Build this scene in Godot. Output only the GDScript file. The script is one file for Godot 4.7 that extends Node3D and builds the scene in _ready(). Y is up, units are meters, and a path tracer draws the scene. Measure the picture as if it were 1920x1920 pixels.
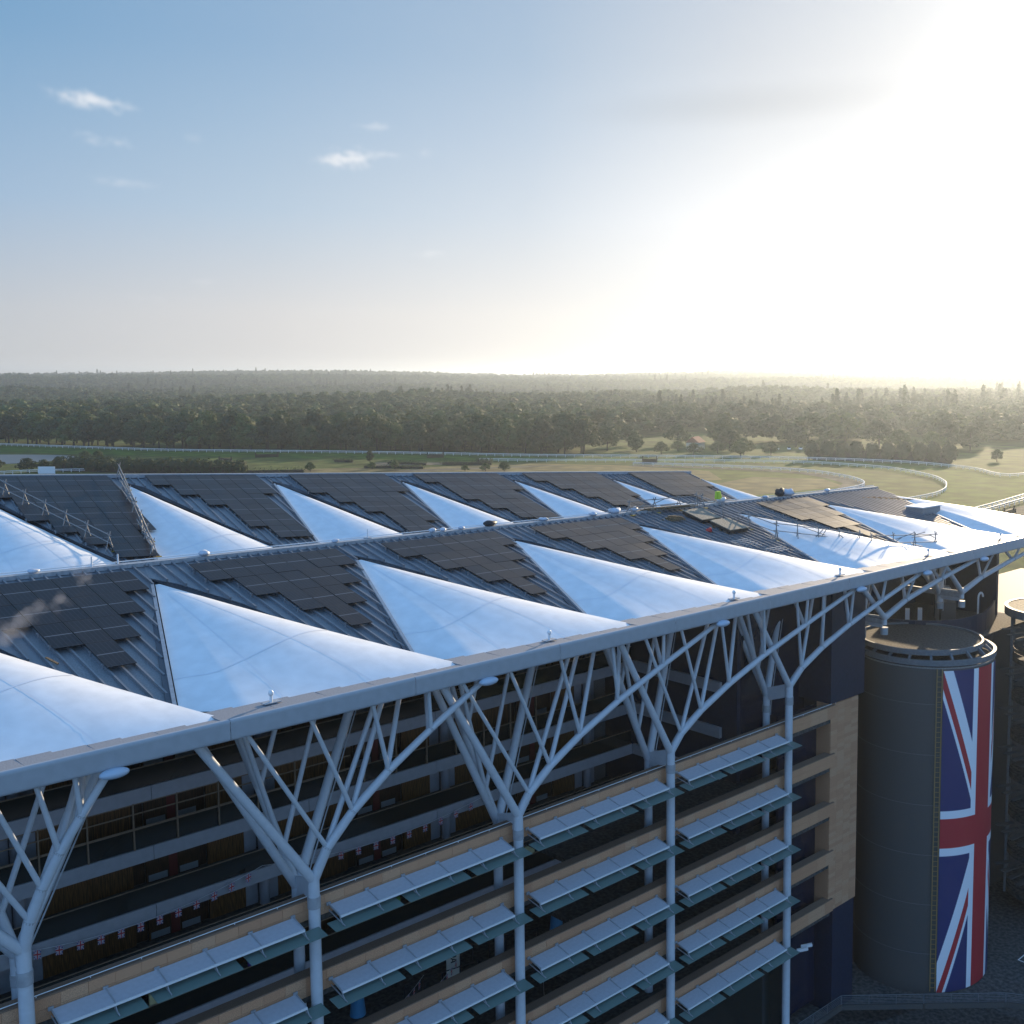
extends Node3D
# Metres, y up. x runs along the grandstand front, -z runs away from the camera through the building to the racecourse.

const CAM := Vector3(-11.75, 48.86, 45.6)
const YAW := 0.7666
const PITCH := 0.0923
var sun_to := Vector3.ZERO
var counts := {}
var M := {}
var rng := RandomNumberGenerator.new()
var UP := Vector3.UP

class MB:
	var off := Vector3.ZERO
	var v := PackedVector3Array()
	var n := PackedVector3Array()
	var uv := PackedVector2Array()
	var ix := PackedInt32Array()
	func _init(o := Vector3.ZERO):
		off = o
	func vert(p: Vector3, nn: Vector3, t := Vector2.ZERO) -> int:
		v.append(p - off)
		n.append(nn)
		uv.append(t)
		return v.size() - 1
	# corners run counter-clockwise seen from outside
	func quad(a: Vector3, b: Vector3, c: Vector3, d: Vector3):
		var nn := (b - a).cross(c - a)
		if nn.length_squared() < 1e-14:
			nn = (c - a).cross(d - a)
		nn = nn.normalized()
		var i := vert(a, nn, Vector2(0, 1))
		vert(b, nn, Vector2(1, 1))
		vert(c, nn, Vector2(1, 0))
		vert(d, nn, Vector2(0, 0))
		ix.append_array([i, i + 2, i + 1, i, i + 3, i + 2])
	func tri(a: Vector3, b: Vector3, c: Vector3):
		var nn := (b - a).cross(c - a).normalized()
		var i := vert(a, nn)
		vert(b, nn)
		vert(c, nn)
		ix.append_array([i, i + 2, i + 1])
	func fan(pts: PackedVector3Array):
		for k in range(1, pts.size() - 1):
			tri(pts[0], pts[k], pts[k + 1])
	# a flat outline (counter-clockwise from the side nn points to) with thickness th below it
	func slab(pts: PackedVector3Array, nn: Vector3, th: float):
		fan(pts)
		var low := PackedVector3Array()
		for p in pts:
			low.append(p - nn * th)
		var m := pts.size()
		for k in m:
			var j := (k + 1) % m
			quad(low[k], low[j], pts[j], pts[k])
		low.reverse()
		fan(low)
	func box(c: Vector3, s: Vector3, b := Basis()):
		var x := b.x * s.x / 2.0
		var y := b.y * s.y / 2.0
		var z := b.z * s.z / 2.0
		quad(c - x - y + z, c + x - y + z, c + x + y + z, c - x + y + z)
		quad(c + x - y - z, c - x - y - z, c - x + y - z, c + x + y - z)
		quad(c + x - y + z, c + x - y - z, c + x + y - z, c + x + y + z)
		quad(c - x - y - z, c - x - y + z, c - x + y + z, c - x + y - z)
		quad(c - x + y + z, c + x + y + z, c + x + y - z, c - x + y - z)
		quad(c - x - y - z, c + x - y - z, c + x - y + z, c - x - y + z)
	func span(a: Vector3, b: Vector3):
		box((a + b) / 2.0, (b - a).abs())
	func beam(a: Vector3, b: Vector3, w: float, h: float, up := Vector3.UP):
		var z := (b - a)
		var l := z.length()
		z = z / l
		var x := up.cross(z)
		if x.length() < 1e-4:
			x = Vector3.RIGHT.cross(z)
		x = x.normalized()
		var y := z.cross(x)
		box((a + b) / 2.0, Vector3(w, h, l), Basis(x, y, z))
	func tube(a: Vector3, b: Vector3, r0: float, r1: float, seg := 10, caps := true):
		var d := (b - a).normalized()
		var x := d.cross(Vector3.UP if absf(d.y) < 0.95 else Vector3.RIGHT).normalized()
		var y := d.cross(x)
		var s := v.size()
		for k in seg + 1:
			var t := TAU * k / seg
			var o := x * cos(t) + y * sin(t)
			vert(a + o * r0, o, Vector2(float(k) / seg, 0))
			vert(b + o * r1, o, Vector2(float(k) / seg, 1))
		for k in seg:
			var i := s + k * 2
			ix.append_array([i, i + 1, i + 2, i + 2, i + 1, i + 3])
		if caps:
			for e in 2:
				var c := a if e == 0 else b
				var nn := -d if e == 0 else d
				var rr := r0 if e == 0 else r1
				var ci := vert(c, nn)
				for k in seg + 1:
					var t := TAU * k / seg
					vert(c + (x * cos(t) + y * sin(t)) * rr, nn)
				for k in seg:
					if e == 0:
						ix.append_array([ci, ci + 1 + k, ci + 2 + k])
					else:
						ix.append_array([ci, ci + 2 + k, ci + 1 + k])
	func path(pts: Array, r0: float, r1: float, seg := 10):
		for k in pts.size() - 1:
			var f0 := lerpf(r0, r1, float(k) / (pts.size() - 1))
			var f1 := lerpf(r0, r1, float(k + 1) / (pts.size() - 1))
			tube(pts[k], pts[k + 1], f0, f1, seg, true)
			if k > 0:
				ball(pts[k], Vector3.ONE * f0 * 1.02, seg, 6)
	func ball(c: Vector3, r: Vector3, seg := 12, rings := 8, b := Basis()):
		var s := v.size()
		for j in rings + 1:
			var e := -PI / 2 + PI * j / rings
			for k in seg + 1:
				var t := TAU * k / seg
				var o := Vector3(cos(e) * cos(t), sin(e), cos(e) * sin(t))
				vert(c + b * (o * r), (b * (o / r)).normalized())
		for j in rings:
			for k in seg:
				var i := s + j * (seg + 1) + k
				ix.append_array([i, i + 1, i + seg + 1, i + 1, i + seg + 2, i + seg + 1])
	# grid of points [rows][cols]; smooth normals that point along `side`
	func sheet(P: Array, side: Vector3, flat_uv := Vector2.ONE):
		var s := v.size()
		var nu: int = P.size()
		var nv: int = P[0].size()
		for i in nu:
			for j in nv:
				var du: Vector3 = P[min(i + 1, nu - 1)][j] - P[max(i - 1, 0)][j]
				var dv: Vector3 = P[i][min(j + 1, nv - 1)] - P[i][max(j - 1, 0)]
				var nn := du.cross(dv)
				if nn.length_squared() < 1e-12:
					nn = side
				nn = nn.normalized()
				if nn.dot(side) < 0:
					nn = -nn
				vert(P[i][j], nn, Vector2(float(i) / (nu - 1), float(j) / (nv - 1)) * flat_uv)
		for i in nu - 1:
			for j in nv - 1:
				var a := s + i * nv + j
				var b := a + nv
				var gn := (v[b] - v[a]).cross(v[a + 1] - v[a])
				if gn.length_squared() < 1e-12:
					gn = (v[b + 1] - v[b]).cross(v[a + 1] - v[b])
				if gn.dot(side) > 0:
					ix.append_array([a, a + 1, b, b, a + 1, b + 1])
				else:
					ix.append_array([a, b, a + 1, b, b + 1, a + 1])
	func mesh() -> ArrayMesh:
		var m := ArrayMesh.new()
		if ix.is_empty():
			return m
		var a := []
		a.resize(Mesh.ARRAY_MAX)
		a[Mesh.ARRAY_VERTEX] = v
		a[Mesh.ARRAY_NORMAL] = n
		a[Mesh.ARRAY_TEX_UV] = uv
		a[Mesh.ARRAY_INDEX] = ix
		m.add_surface_from_arrays(Mesh.PRIMITIVE_TRIANGLES, a)
		return m

func numbered(called: String) -> String:
	var k: int = counts.get(called, 0)
	counts[called] = k + 1
	return called if k == 0 else "%s_%03d" % [called, k]

func obj(called: String, what, mat: Material, parent: Node = self) -> MeshInstance3D:
	var o := MeshInstance3D.new()
	o.mesh = what.mesh() if what is MB else what
	o.material_override = mat
	o.name = numbered(called) if parent == self else called
	parent.add_child(o, true)
	return o

func tag(o: Node, label: String, category := "", group := "", kind := "") -> Node:
	if label: o.set_meta("label", label)
	if category: o.set_meta("category", category)
	if group: o.set_meta("group", group)
	if kind: o.set_meta("kind", kind)
	return o

func thing(called: String, label: String, category: String, at := Vector3.ZERO, turn := 0.0, group := "") -> Node3D:
	var o := Node3D.new()
	o.name = numbered(called)
	add_child(o)
	o.position = at
	o.rotation.y = turn
	tag(o, label, category, group)
	return o

func part(called: String, parent: Node, at := Vector3.ZERO) -> Node3D:
	var o := Node3D.new()
	o.name = called
	parent.add_child(o, true)
	o.position = at
	return o

func struct(called: String, what, mat: Material) -> MeshInstance3D:
	var o := obj(called, what, mat)
	o.set_meta("kind", "structure")
	return o

func copy(o: Node3D, called: String, label: String, group := "") -> Node3D:
	var c: Node3D = o.duplicate()
	c.name = numbered(called)
	add_child(c)
	tag(c, label, "", group)
	return c

# a base colour given as the real reflectance (linear)
func lin(r: float, g: float, b: float) -> Color:
	return Color(r, g, b).linear_to_srgb()

func noise_tex(seed_: int, freq: float, lo: Color, hi: Color, size := 512, octaves := 5) -> NoiseTexture2D:
	var f := FastNoiseLite.new()
	f.seed = seed_
	f.frequency = freq
	f.fractal_octaves = octaves
	var t := NoiseTexture2D.new()
	t.width = size
	t.height = size
	t.seamless = true
	t.noise = f
	var g := Gradient.new()
	g.set_color(0, lo)
	g.set_color(1, hi)
	t.color_ramp = g
	return t

func mat(c: Color, rough := 0.8, metal := 0.0, spec := 0.5) -> StandardMaterial3D:
	var m := StandardMaterial3D.new()
	m.albedo_color = c
	m.roughness = rough
	m.metallic = metal
	m.metallic_specular = spec
	return m

# the colour broken up by a noise that is laid on in the world
func mottled(c: Color, rough: float, tex: Texture2D, scale: float, metal := 0.0, spec := 0.5) -> StandardMaterial3D:
	var m := mat(c, rough, metal, spec)
	m.albedo_texture = tex
	m.uv1_triplanar = true
	m.uv1_world_triplanar = true
	m.uv1_scale = Vector3.ONE * scale
	return m

func grey(x: float) -> Color:
	return Color(x, x, x)

func make_materials():
	var soft := noise_tex(11, 0.012, grey(0.82), grey(1.0))
	var fine := noise_tex(12, 0.05, grey(0.72), grey(1.0))
	var strong := noise_tex(13, 0.02, grey(0.45), grey(1.0), 512, 6)
	var faint := noise_tex(14, 0.012, grey(0.94), grey(1.0))
	M.steel = mottled(lin(0.56, 0.6, 0.65), 0.42, faint, 0.35)
	M.steel_mark = mottled(lin(0.42, 0.44, 0.47), 0.5, soft, 0.35)
	M.fascia = mottled(lin(0.38, 0.41, 0.45), 0.36, faint, 0.22)
	M.eave = mottled(lin(0.32, 0.33, 0.36), 0.55, fine, 0.5)
	M.zinc = mottled(lin(0.24, 0.26, 0.29), 0.4, fine, 0.45, 0.0, 0.6)
	M.zinc_b = mottled(lin(0.265, 0.28, 0.305), 0.45, fine, 0.37, 0.0, 0.6)
	M.zinc_c = mottled(lin(0.215, 0.235, 0.265), 0.4, fine, 0.51, 0.0, 0.6)
	M.zinc_edge = mottled(lin(0.1, 0.11, 0.135), 0.5, fine, 0.6)
	M.cap = mottled(lin(0.42, 0.44, 0.47), 0.4, soft, 0.4)
	M.membrane = mottled(lin(0.86, 0.88, 0.9), 0.5, noise_tex(21, 0.006, grey(0.9), grey(1.0), 512, 6), 0.09)
	M.membrane.albedo_texture = noise_tex(21, 0.009, grey(0.915), grey(1.0), 1024, 7)
	var crease := NoiseTexture2D.new()
	crease.width = 512
	crease.height = 512
	crease.seamless = true
	crease.as_normal_map = true
	crease.bump_strength = 2.5
	var cn := FastNoiseLite.new()
	cn.seed = 6
	cn.frequency = 0.006
	cn.fractal_octaves = 4
	crease.noise = cn
	M.membrane.normal_enabled = true
	M.membrane.normal_texture = crease
	M.membrane.normal_scale = 0.1
	M.seam = mat(lin(0.72, 0.75, 0.8), 0.5)
	M.plaster = mottled(lin(0.27, 0.26, 0.25), 0.85, fine, 0.4)
	M.panel_edge = mat(lin(0.02, 0.02, 0.022), 0.4)
	M.rail_alu = mat(lin(0.5, 0.5, 0.52), 0.4, 0.6)
	M.tile = mottled(lin(0.72, 0.385, 0.215), 0.75, fine, 0.7)
	M.tile_b = mottled(lin(0.67, 0.35, 0.195), 0.75, fine, 0.8)
	M.tile_c = mottled(lin(0.74, 0.42, 0.245), 0.75, fine, 0.6)
	M.coping = mottled(lin(0.3, 0.19, 0.13), 0.8, fine, 0.7)
	M.louvre = mottled(lin(0.52, 0.54, 0.6), 0.5, faint, 0.6)
	M.white_metal = mat(lin(0.74, 0.76, 0.78), 0.4)
	M.glass_pane = mat(lin(0.14, 0.215, 0.2), 0.35)
	M.glass_pane.roughness_texture = fine
	M.slab = mottled(lin(0.34, 0.335, 0.33), 0.8, fine, 0.35)
	M.gallery = mottled(lin(0.42, 0.42, 0.45), 0.6, faint, 0.3)
	M.floor = mottled(lin(0.13, 0.13, 0.125), 0.75, strong, 0.25)
	M.black_glass = mat(lin(0.012, 0.016, 0.015), 0.12)
	M.navy_glass = mat(lin(0.012, 0.016, 0.035), 0.15)
	M.navy = mottled(lin(0.014, 0.026, 0.058), 0.5, soft, 0.3)
	M.wood = mottled(lin(0.34, 0.15, 0.04), 0.55, strong, 0.3)
	M.wood.uv1_scale = Vector3(1.4, 0.09, 1.4)
	M.wood_b = mottled(lin(0.28, 0.125, 0.035), 0.55, strong, 0.3)
	M.wood_b.uv1_scale = Vector3(1.1, 0.07, 1.1)
	M.door = mottled(lin(0.12, 0.055, 0.022), 0.5, strong, 0.3)
	M.door.uv1_scale = Vector3(1.2, 0.1, 1.2)
	M.red_wall = mat(lin(0.16, 0.025, 0.02), 0.6)
	M.mullion = mottled(lin(0.3, 0.21, 0.14), 0.6, soft, 0.6)
	M.kick = mat(lin(0.42, 0.44, 0.44), 0.45, 0.3)
	M.slate = mottled(lin(0.1, 0.1, 0.098), 0.7, fine, 0.55)
	M.ring = mottled(lin(0.17, 0.19, 0.21), 0.55, soft, 0.5)
	M.felt = mottled(lin(0.2, 0.17, 0.145), 0.9, strong, 0.4)
	M.paving = mottled(lin(0.15, 0.15, 0.15), 0.85, strong, 0.2)
	M.bounce_forecourt = mottled(lin(0.46, 0.45, 0.44), 0.85, strong, 0.15)
	M.tube = mottled(lin(0.36, 0.36, 0.36), 0.5, fine, 2.0, 0.35)
	M.pad = mat(lin(0.5, 0.33, 0.06), 0.7)
	M.bag = mottled(lin(0.62, 0.68, 0.78), 0.55, soft, 1.5)
	M.blackbag = mat(lin(0.02, 0.02, 0.025), 0.5)
	M.timber = mottled(lin(0.36, 0.24, 0.13), 0.8, strong, 1.0)
	M.ply = mottled(lin(0.5, 0.43, 0.33), 0.75, strong, 0.6)
	M.hivis = mat(lin(0.45, 0.62, 0.05), 0.8)
	M.red_bag = mat(lin(0.5, 0.03, 0.03), 0.7)
	M.cream = mat(lin(0.6, 0.58, 0.5), 0.7)
	M.brass = mat(lin(0.3, 0.2, 0.08), 0.6)
	M.blue = mat(lin(0.06, 0.3, 0.55), 0.6)
	M.purple = mat(lin(0.1, 0.045, 0.3), 0.6)
	M.orange = mat(lin(0.75, 0.16, 0.02), 0.6)
	M.green = mat(lin(0.12, 0.25, 0.06), 0.6)
	M.yellow = mat(lin(0.6, 0.55, 0.3), 0.6)
	M.white_paint = mat(lin(0.76, 0.77, 0.78), 0.55)
	M.thatch = mottled(lin(0.04, 0.03, 0.015), 0.9, fine, 0.5)
	M.bark = mottled(lin(0.045, 0.038, 0.03), 0.9, strong, 0.6)
	M.beige = mottled(lin(0.5, 0.42, 0.3), 0.8, strong, 0.3)
	M.glass_clear = StandardMaterial3D.new()
	M.glass_clear.transparency = BaseMaterial3D.TRANSPARENCY_ALPHA
	M.glass_clear.albedo_color = Color(0.6, 0.72, 0.72, 0.12)
	M.glass_clear.roughness = 0.05
	# photovoltaic glass: dark cells, thin busbar lines, a pale line across the middle where the halves meet
	var im := Image.create(96, 192, false, Image.FORMAT_RGB8)
	im.fill(lin(0.014, 0.015, 0.021))
	for cx in 6:
		for cy in 24:
			var k := 0.85 + 0.3 * fmod(float(cx * 7 + cy * 13) * 0.37, 1.0)
			im.fill_rect(Rect2i(cx * 16, cy * 8, 16, 8), lin(0.009 * k, 0.01 * k, 0.015 * k))
	for cx in range(1, 6):
		im.fill_rect(Rect2i(cx * 16, 0, 1, 192), lin(0.06, 0.065, 0.08))
	im.fill_rect(Rect2i(0, 93, 96, 5), lin(0.16, 0.17, 0.19))
	im.fill_rect(Rect2i(0, 0, 96, 2), lin(0.05, 0.05, 0.055))
	im.fill_rect(Rect2i(0, 190, 96, 2), lin(0.05, 0.05, 0.055))
	im.fill_rect(Rect2i(0, 0, 2, 192), lin(0.03, 0.03, 0.035))
	im.fill_rect(Rect2i(94, 0, 2, 192), lin(0.03, 0.03, 0.035))
	M.pv = mat(Color.WHITE, 0.37, 0.0, 0.38)
	M.pv.albedo_texture = ImageTexture.create_from_image(im)
	M.pv_b = M.pv.duplicate()
	M.pv_b.roughness = 0.41
	M.pv_c = M.pv.duplicate()
	M.pv_c.roughness = 0.33
	M.pv_c.metallic_specular = 0.33
	# foliage
	for k in 4:
		var c: Color = [lin(0.029, 0.054, 0.022), lin(0.04, 0.068, 0.024), lin(0.021, 0.038, 0.019), lin(0.064, 0.096, 0.028)][k]
		var f := mat(c, 0.75, 0.0, 0.3)
		f.backlight_enabled = true
		f.backlight = Color(0.2, 0.23, 0.1)
		M["leaf%d" % k] = f
	var g1 := noise_tex(31, 0.008, Color(0.62, 0.62, 0.6), Color(1.0, 1.0, 0.92), 512, 6)
	M.grass = mottled(lin(0.11, 0.145, 0.036), 0.95, g1, 0.016, 0.0, 0.2)
	M.turf = mottled(lin(0.09, 0.16, 0.02), 0.95, g1, 0.02, 0.0, 0.2)
	M.turf_b = mottled(lin(0.1, 0.15, 0.022), 0.95, g1, 0.02, 0.0, 0.2)
	M.dry = mottled(lin(0.255, 0.205, 0.1), 0.95, g1, 0.018, 0.0, 0.2)
	M.track = mottled(lin(0.2, 0.175, 0.145), 0.95, g1, 0.03, 0.0, 0.2)
	M.hedge = M.leaf2
	M.water = mat(lin(0.05, 0.065, 0.075), 0.42)

# ---------------------------------------------------------------- sky
func make_sky() -> Sky:
	var w := 512
	var h := 256
	var base := Image.create(w, h, false, Image.FORMAT_RGBF)
	# colours by angle away from the sun along the horizon (columns) and height (rows)
	var das := [0.0, 4.0, 9.5, 17.7, 29.0, 42.0, 53.0, 90.0, 135.0, 180.0]
	var els := [0.0, 3.0, 8.0, 12.0, 15.5, 22.0, 38.0, 90.0]
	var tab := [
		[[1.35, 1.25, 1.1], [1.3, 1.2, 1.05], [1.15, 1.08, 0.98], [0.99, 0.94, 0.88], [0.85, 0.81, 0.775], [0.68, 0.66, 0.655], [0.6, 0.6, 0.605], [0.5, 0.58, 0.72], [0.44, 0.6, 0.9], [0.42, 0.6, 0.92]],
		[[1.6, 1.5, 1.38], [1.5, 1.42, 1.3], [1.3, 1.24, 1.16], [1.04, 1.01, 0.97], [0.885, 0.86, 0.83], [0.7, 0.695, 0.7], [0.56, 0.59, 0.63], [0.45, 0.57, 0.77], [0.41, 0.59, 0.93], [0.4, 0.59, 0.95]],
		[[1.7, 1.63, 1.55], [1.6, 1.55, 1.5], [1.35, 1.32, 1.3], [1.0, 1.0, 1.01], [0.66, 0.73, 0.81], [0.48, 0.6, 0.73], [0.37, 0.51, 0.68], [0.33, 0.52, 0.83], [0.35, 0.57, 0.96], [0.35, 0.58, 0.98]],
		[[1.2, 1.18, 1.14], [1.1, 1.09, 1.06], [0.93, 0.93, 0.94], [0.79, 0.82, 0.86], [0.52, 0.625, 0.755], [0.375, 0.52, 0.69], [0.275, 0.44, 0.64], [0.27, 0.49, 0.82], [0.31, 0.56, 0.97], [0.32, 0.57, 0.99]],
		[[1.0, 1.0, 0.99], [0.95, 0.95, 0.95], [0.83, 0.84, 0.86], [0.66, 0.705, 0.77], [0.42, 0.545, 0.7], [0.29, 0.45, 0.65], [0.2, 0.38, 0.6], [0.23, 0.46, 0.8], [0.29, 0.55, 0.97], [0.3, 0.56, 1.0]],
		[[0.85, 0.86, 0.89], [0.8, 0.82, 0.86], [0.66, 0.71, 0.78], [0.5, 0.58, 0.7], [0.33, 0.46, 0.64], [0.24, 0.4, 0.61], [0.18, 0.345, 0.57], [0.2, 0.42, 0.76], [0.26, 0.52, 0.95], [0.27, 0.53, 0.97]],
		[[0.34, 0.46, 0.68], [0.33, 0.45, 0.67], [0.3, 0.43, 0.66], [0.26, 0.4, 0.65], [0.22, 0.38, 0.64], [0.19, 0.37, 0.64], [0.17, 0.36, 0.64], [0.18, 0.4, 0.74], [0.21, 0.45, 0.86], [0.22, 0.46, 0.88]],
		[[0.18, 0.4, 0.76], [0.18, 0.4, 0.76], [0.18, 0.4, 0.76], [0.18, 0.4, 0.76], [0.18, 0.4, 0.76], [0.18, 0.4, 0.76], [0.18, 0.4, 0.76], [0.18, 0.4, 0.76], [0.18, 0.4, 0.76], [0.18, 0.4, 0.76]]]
	var saz := atan2(sun_to.x, -sun_to.z)
	var se := rad_to_deg(asin(sun_to.y))
	for j in h:
		var e := 90.0 - (j + 0.5) / h * 180.0
		var ee := clampf(e, 0.0, 89.9)
		var k := 0
		while k < els.size() - 2 and ee > els[k + 1]:
			k += 1
		var fe: float = (ee - els[k]) / (els[k + 1] - els[k])
		for i in w:
			var az := (i + 0.5) / w * TAU
			var d0 := rad_to_deg(absf(wrapf(az - saz, -PI, PI)))
			var n := 0
			while n < das.size() - 2 and d0 > das[n + 1]:
				n += 1
			var fd: float = (d0 - das[n]) / (das[n + 1] - das[n])
			var c := Vector3.ZERO
			for q in 3:
				c[q] = lerpf(lerpf(tab[k][n][q], tab[k][n + 1][q], fd), lerpf(tab[k + 1][n][q], tab[k + 1][n + 1][q], fd), fe)
			c *= (1.0 + 0.3 * smoothstep(70.0, 125.0, d0) * (1.0 - smoothstep(30.0, 75.0, e))) / 1.45  # extra brightness added to the low sky opposite the sun, lighting the shaded front
			var da := d0 * cos(deg_to_rad(e))
			var g := sqrt(da * da + (e - se) * (e - se))
			c += Vector3(1.0, 0.94, 0.84) * (1.6 * exp(-g / 2.8))
			if e < 0.0:
				c = Vector3(0.2, 0.2, 0.19)
			base.set_pixel(i, j, Color(c.x, c.y, c.z))
	base.resize(2560, 1280, Image.INTERPOLATE_CUBIC)
	var nz := FastNoiseLite.new()
	nz.seed = 5
	nz.frequency = 1.0
	nz.fractal_octaves = 5
	# wisps: azimuth, height, half width, half height in degrees, tilt, strength
	var cl := [[18.93, 12.34, 2.3, 0.5, 0.13, 0.75], [19.24, 10.69, 1.88, 0.33, 0.07, 0.36], [20.13, 8.9, 1.8, 0.31, 0.04, 0.22], [23.16, 11.12, 0.61, 0.28, 0.2, 0.14], [30.16, 10.6, 1.9, 0.7, -0.08, 0.8], [31.78, 10.93, 1.83, 0.24, 0, 0.32], [31.55, 12.19, 1.31, 0.24, -0.03, 0.32], [33.88, 11.1, 0.64, 0.27, 0, 0.22], [33.99, 6.16, 1.12, 0.24, -0.1, 0.3], [23.57, 4.55, 1.09, 0.17, 0.05, 0.14], [59.35, 12.92, 3.3, 0.45, -0.17, 1.0], [57.14, 12.9, 1.34, 0.24, -0.1, 0.8], [62.28, 12.87, 2.31, 0.67, -0.1, 0.8], [20.77, 3.72, 3.64, 0.2, 0.02, 0.07], [29.66, 3.24, 2.83, 0.26, -0.03, 0.06], [38.94, 3.56, 1.65, 0.19, -0.05, 0.07], [50.5, 13.6, 11.0, 1.3, -0.05, -0.1]]
	for c in cl:
		var caz := deg_to_rad(c[0])
		var ce := deg_to_rad(c[1])
		var rw := deg_to_rad(c[2])
		var rh := deg_to_rad(c[3])
		var x0 := int((caz - rw * 1.6) / TAU * 2560)
		var x1 := int((caz + rw * 1.6) / TAU * 2560)
		var y0 := int((0.5 - (ce + rh * 2.2 + rw * absf(c[4])) / PI) * 1280)
		var y1 := int((0.5 - (ce - rh * 2.2 - rw * absf(c[4])) / PI) * 1280)
		for y in range(maxi(y0, 0), mini(y1 + 1, 639)):
			for x in range(x0, x1 + 1):
				var az := (x + 0.5) / 2560.0 * TAU - caz
				var e := (0.5 - (y + 0.5) / 1280.0) * PI - ce
				var yy: float = e + az * c[4]
				var q := Vector2(az / rw, yy / rh)
				var fall := clampf(1.0 - q.length_squared(), 0.0, 1.0)
				var a: float
				if c[5] < 0.0:
					a = c[5] * fall * fall
					var old := base.get_pixel(posmod(x, 2560), y)
					base.set_pixel(posmod(x, 2560), y, old * (1.0 + a))
					continue
				var t := nz.get_noise_2d(az * 34.0 + c[0], yy * 170.0 + c[1] + az * 26.0) * 1.1 + nz.get_noise_2d(az * 120.0 + 3.0, yy * 420.0 + 7.0) * 0.7
				a = c[5] * clampf(fall * 0.9 + t * 1.1 - 0.28, 0.0, 1.0) * fall
				var p := base.get_pixel(posmod(x, 2560), y)
				base.set_pixel(posmod(x, 2560), y, p.lerp(Color(maxf(p.r, 0.66), maxf(p.g, 0.66), maxf(p.b, 0.67)) if c[0] < 45.0 else p * 1.35, a))
	var s := Sky.new()
	var m := PanoramaSkyMaterial.new()
	m.panorama = ImageTexture.create_from_image(base)
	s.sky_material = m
	return s

# ---------------------------------------------------------------- land
func land_y(x: float, z: float) -> float:
	var y := -8.0 + 18.0 * smoothstep(-20.0, -60.0, z)
	var dx := x - CAM.x
	var dz := z - CAM.z
	var d := sqrt(dx * dx + dz * dz)
	var a := rad_to_deg(atan2(-dz, dx))
	y += 27.0 * smoothstep(1900.0, 3500.0, d) + 20.0 * smoothstep(3300.0, 4600.0, d) * (0.62 + 0.38 * sin(a * 0.21 + 0.6))
	y += 7.0 * smoothstep(800.0, 1300.0, d) * sin(d * 0.0062 + a * 0.11) * (0.6 + 0.4 * sin(a * 0.33 + 1.0)) + 4.0 * smoothstep(900.0, 1500.0, d) * sin(x * 0.0031 + 1.0) * sin(z * 0.0027)
	return y

func make_land():
	var b := MB.new()
	var P := []
	var rs := [0.0, 20.0, 45.0, 70.0, 100.0, 140.0, 200.0, 300.0, 420.0, 600.0, 800.0, 1000.0, 1250.0, 1500.0, 1800.0, 2100.0, 2400.0, 2700.0, 3000.0, 3300.0, 3600.0, 3900.0, 4200.0, 4600.0, 5200.0, 6200.0]
	# a polar sheet round the camera's foot, dense enough for the bank behind the stand
	for r in rs:
		var row := []
		for k in 145:
			var a := TAU * k / 144.0
			var x: float = CAM.x + r * cos(a)
			var z: float = CAM.z - r * sin(a)
			row.append(Vector3(x, land_y(x, z) - 0.02, z))
		P.append(row)
	b.sheet(P, UP)
	struct("ground", b, M.grass)
	# raised paving round the foot of the drum tower
	b = MB.new()
	b.slab(PackedVector3Array([Vector3(46.5, 0, -0.72), Vector3(55.7, 0, -0.62), Vector3(64.9, 0, 8.4), Vector3(67.5, 0, 12.9), Vector3(67.6, 0, 40), Vector3(170, 0, 40), Vector3(170, 0, -24), Vector3(46.5, 0, -24)]), UP, 0.4)
	struct("pavement", b, M.paving)
	b = MB.new()
	b.quad(Vector3(-90, -7.9, 110), Vector3(100, -7.9, 110), Vector3(100, -7.9, -1.3), Vector3(-90, -7.9, -1.3))
	struct("bounce_forecourt", b, M.bounce_forecourt)  # pale unseen ground, added to bounce light up onto the shaded front

func flat_area(called: String, pts: Array, lift: float, m: Material) -> Node:
	var poly := PackedVector2Array()
	for p in pts:
		poly.append(Vector2(p[0], p[1]))
	var t := Geometry2D.triangulate_polygon(poly)
	var b := MB.new()
	for k in range(0, t.size(), 3):
		var q := []
		for j in 3:
			var c := poly[t[k + j]]
			q.append(Vector3(c.x, land_y(c.x, c.y) + lift, c.y))
		if (q[1] - q[0]).cross(q[2] - q[0]).y < 0:
			q.reverse()
		b.tri(q[0], q[1], q[2])
	return struct(called, b, m)

func offset_line(pts: Array, w: float) -> Array:
	var out := []
	for k in pts.size():
		var a := Vector2(pts[maxi(k - 1, 0)][0], pts[maxi(k - 1, 0)][1])
		var c := Vector2(pts[mini(k + 1, pts.size() - 1)][0], pts[mini(k + 1, pts.size() - 1)][1])
		var d := (c - a).normalized()
		out.append([pts[k][0] - d.y * w, pts[k][1] + d.x * w])
	return out

func smooth_line(pts: Array, step: float) -> Array:
	var c := Curve2D.new()
	for k in pts.size():
		var p := Vector2(pts[k][0], pts[k][1])
		var a := Vector2(pts[maxi(k - 1, 0)][0], pts[maxi(k - 1, 0)][1])
		var b := Vector2(pts[mini(k + 1, pts.size() - 1)][0], pts[mini(k + 1, pts.size() - 1)][1])
		var t := (b - a) / 6.0
		var l0 := (p - a).length()
		var l1 := (b - p).length()
		c.add_point(p, -t.normalized() * minf(l0 / 3.0, t.length()), t.normalized() * minf(l1 / 3.0, t.length()))
	c.bake_interval = 1.0
	var out := []
	var l := c.get_baked_length()
	var m := maxi(2, int(l / step))
	for k in m + 1:
		var q := c.sample_baked(l * k / m)
		out.append([q.x, q.y])
	return out

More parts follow.
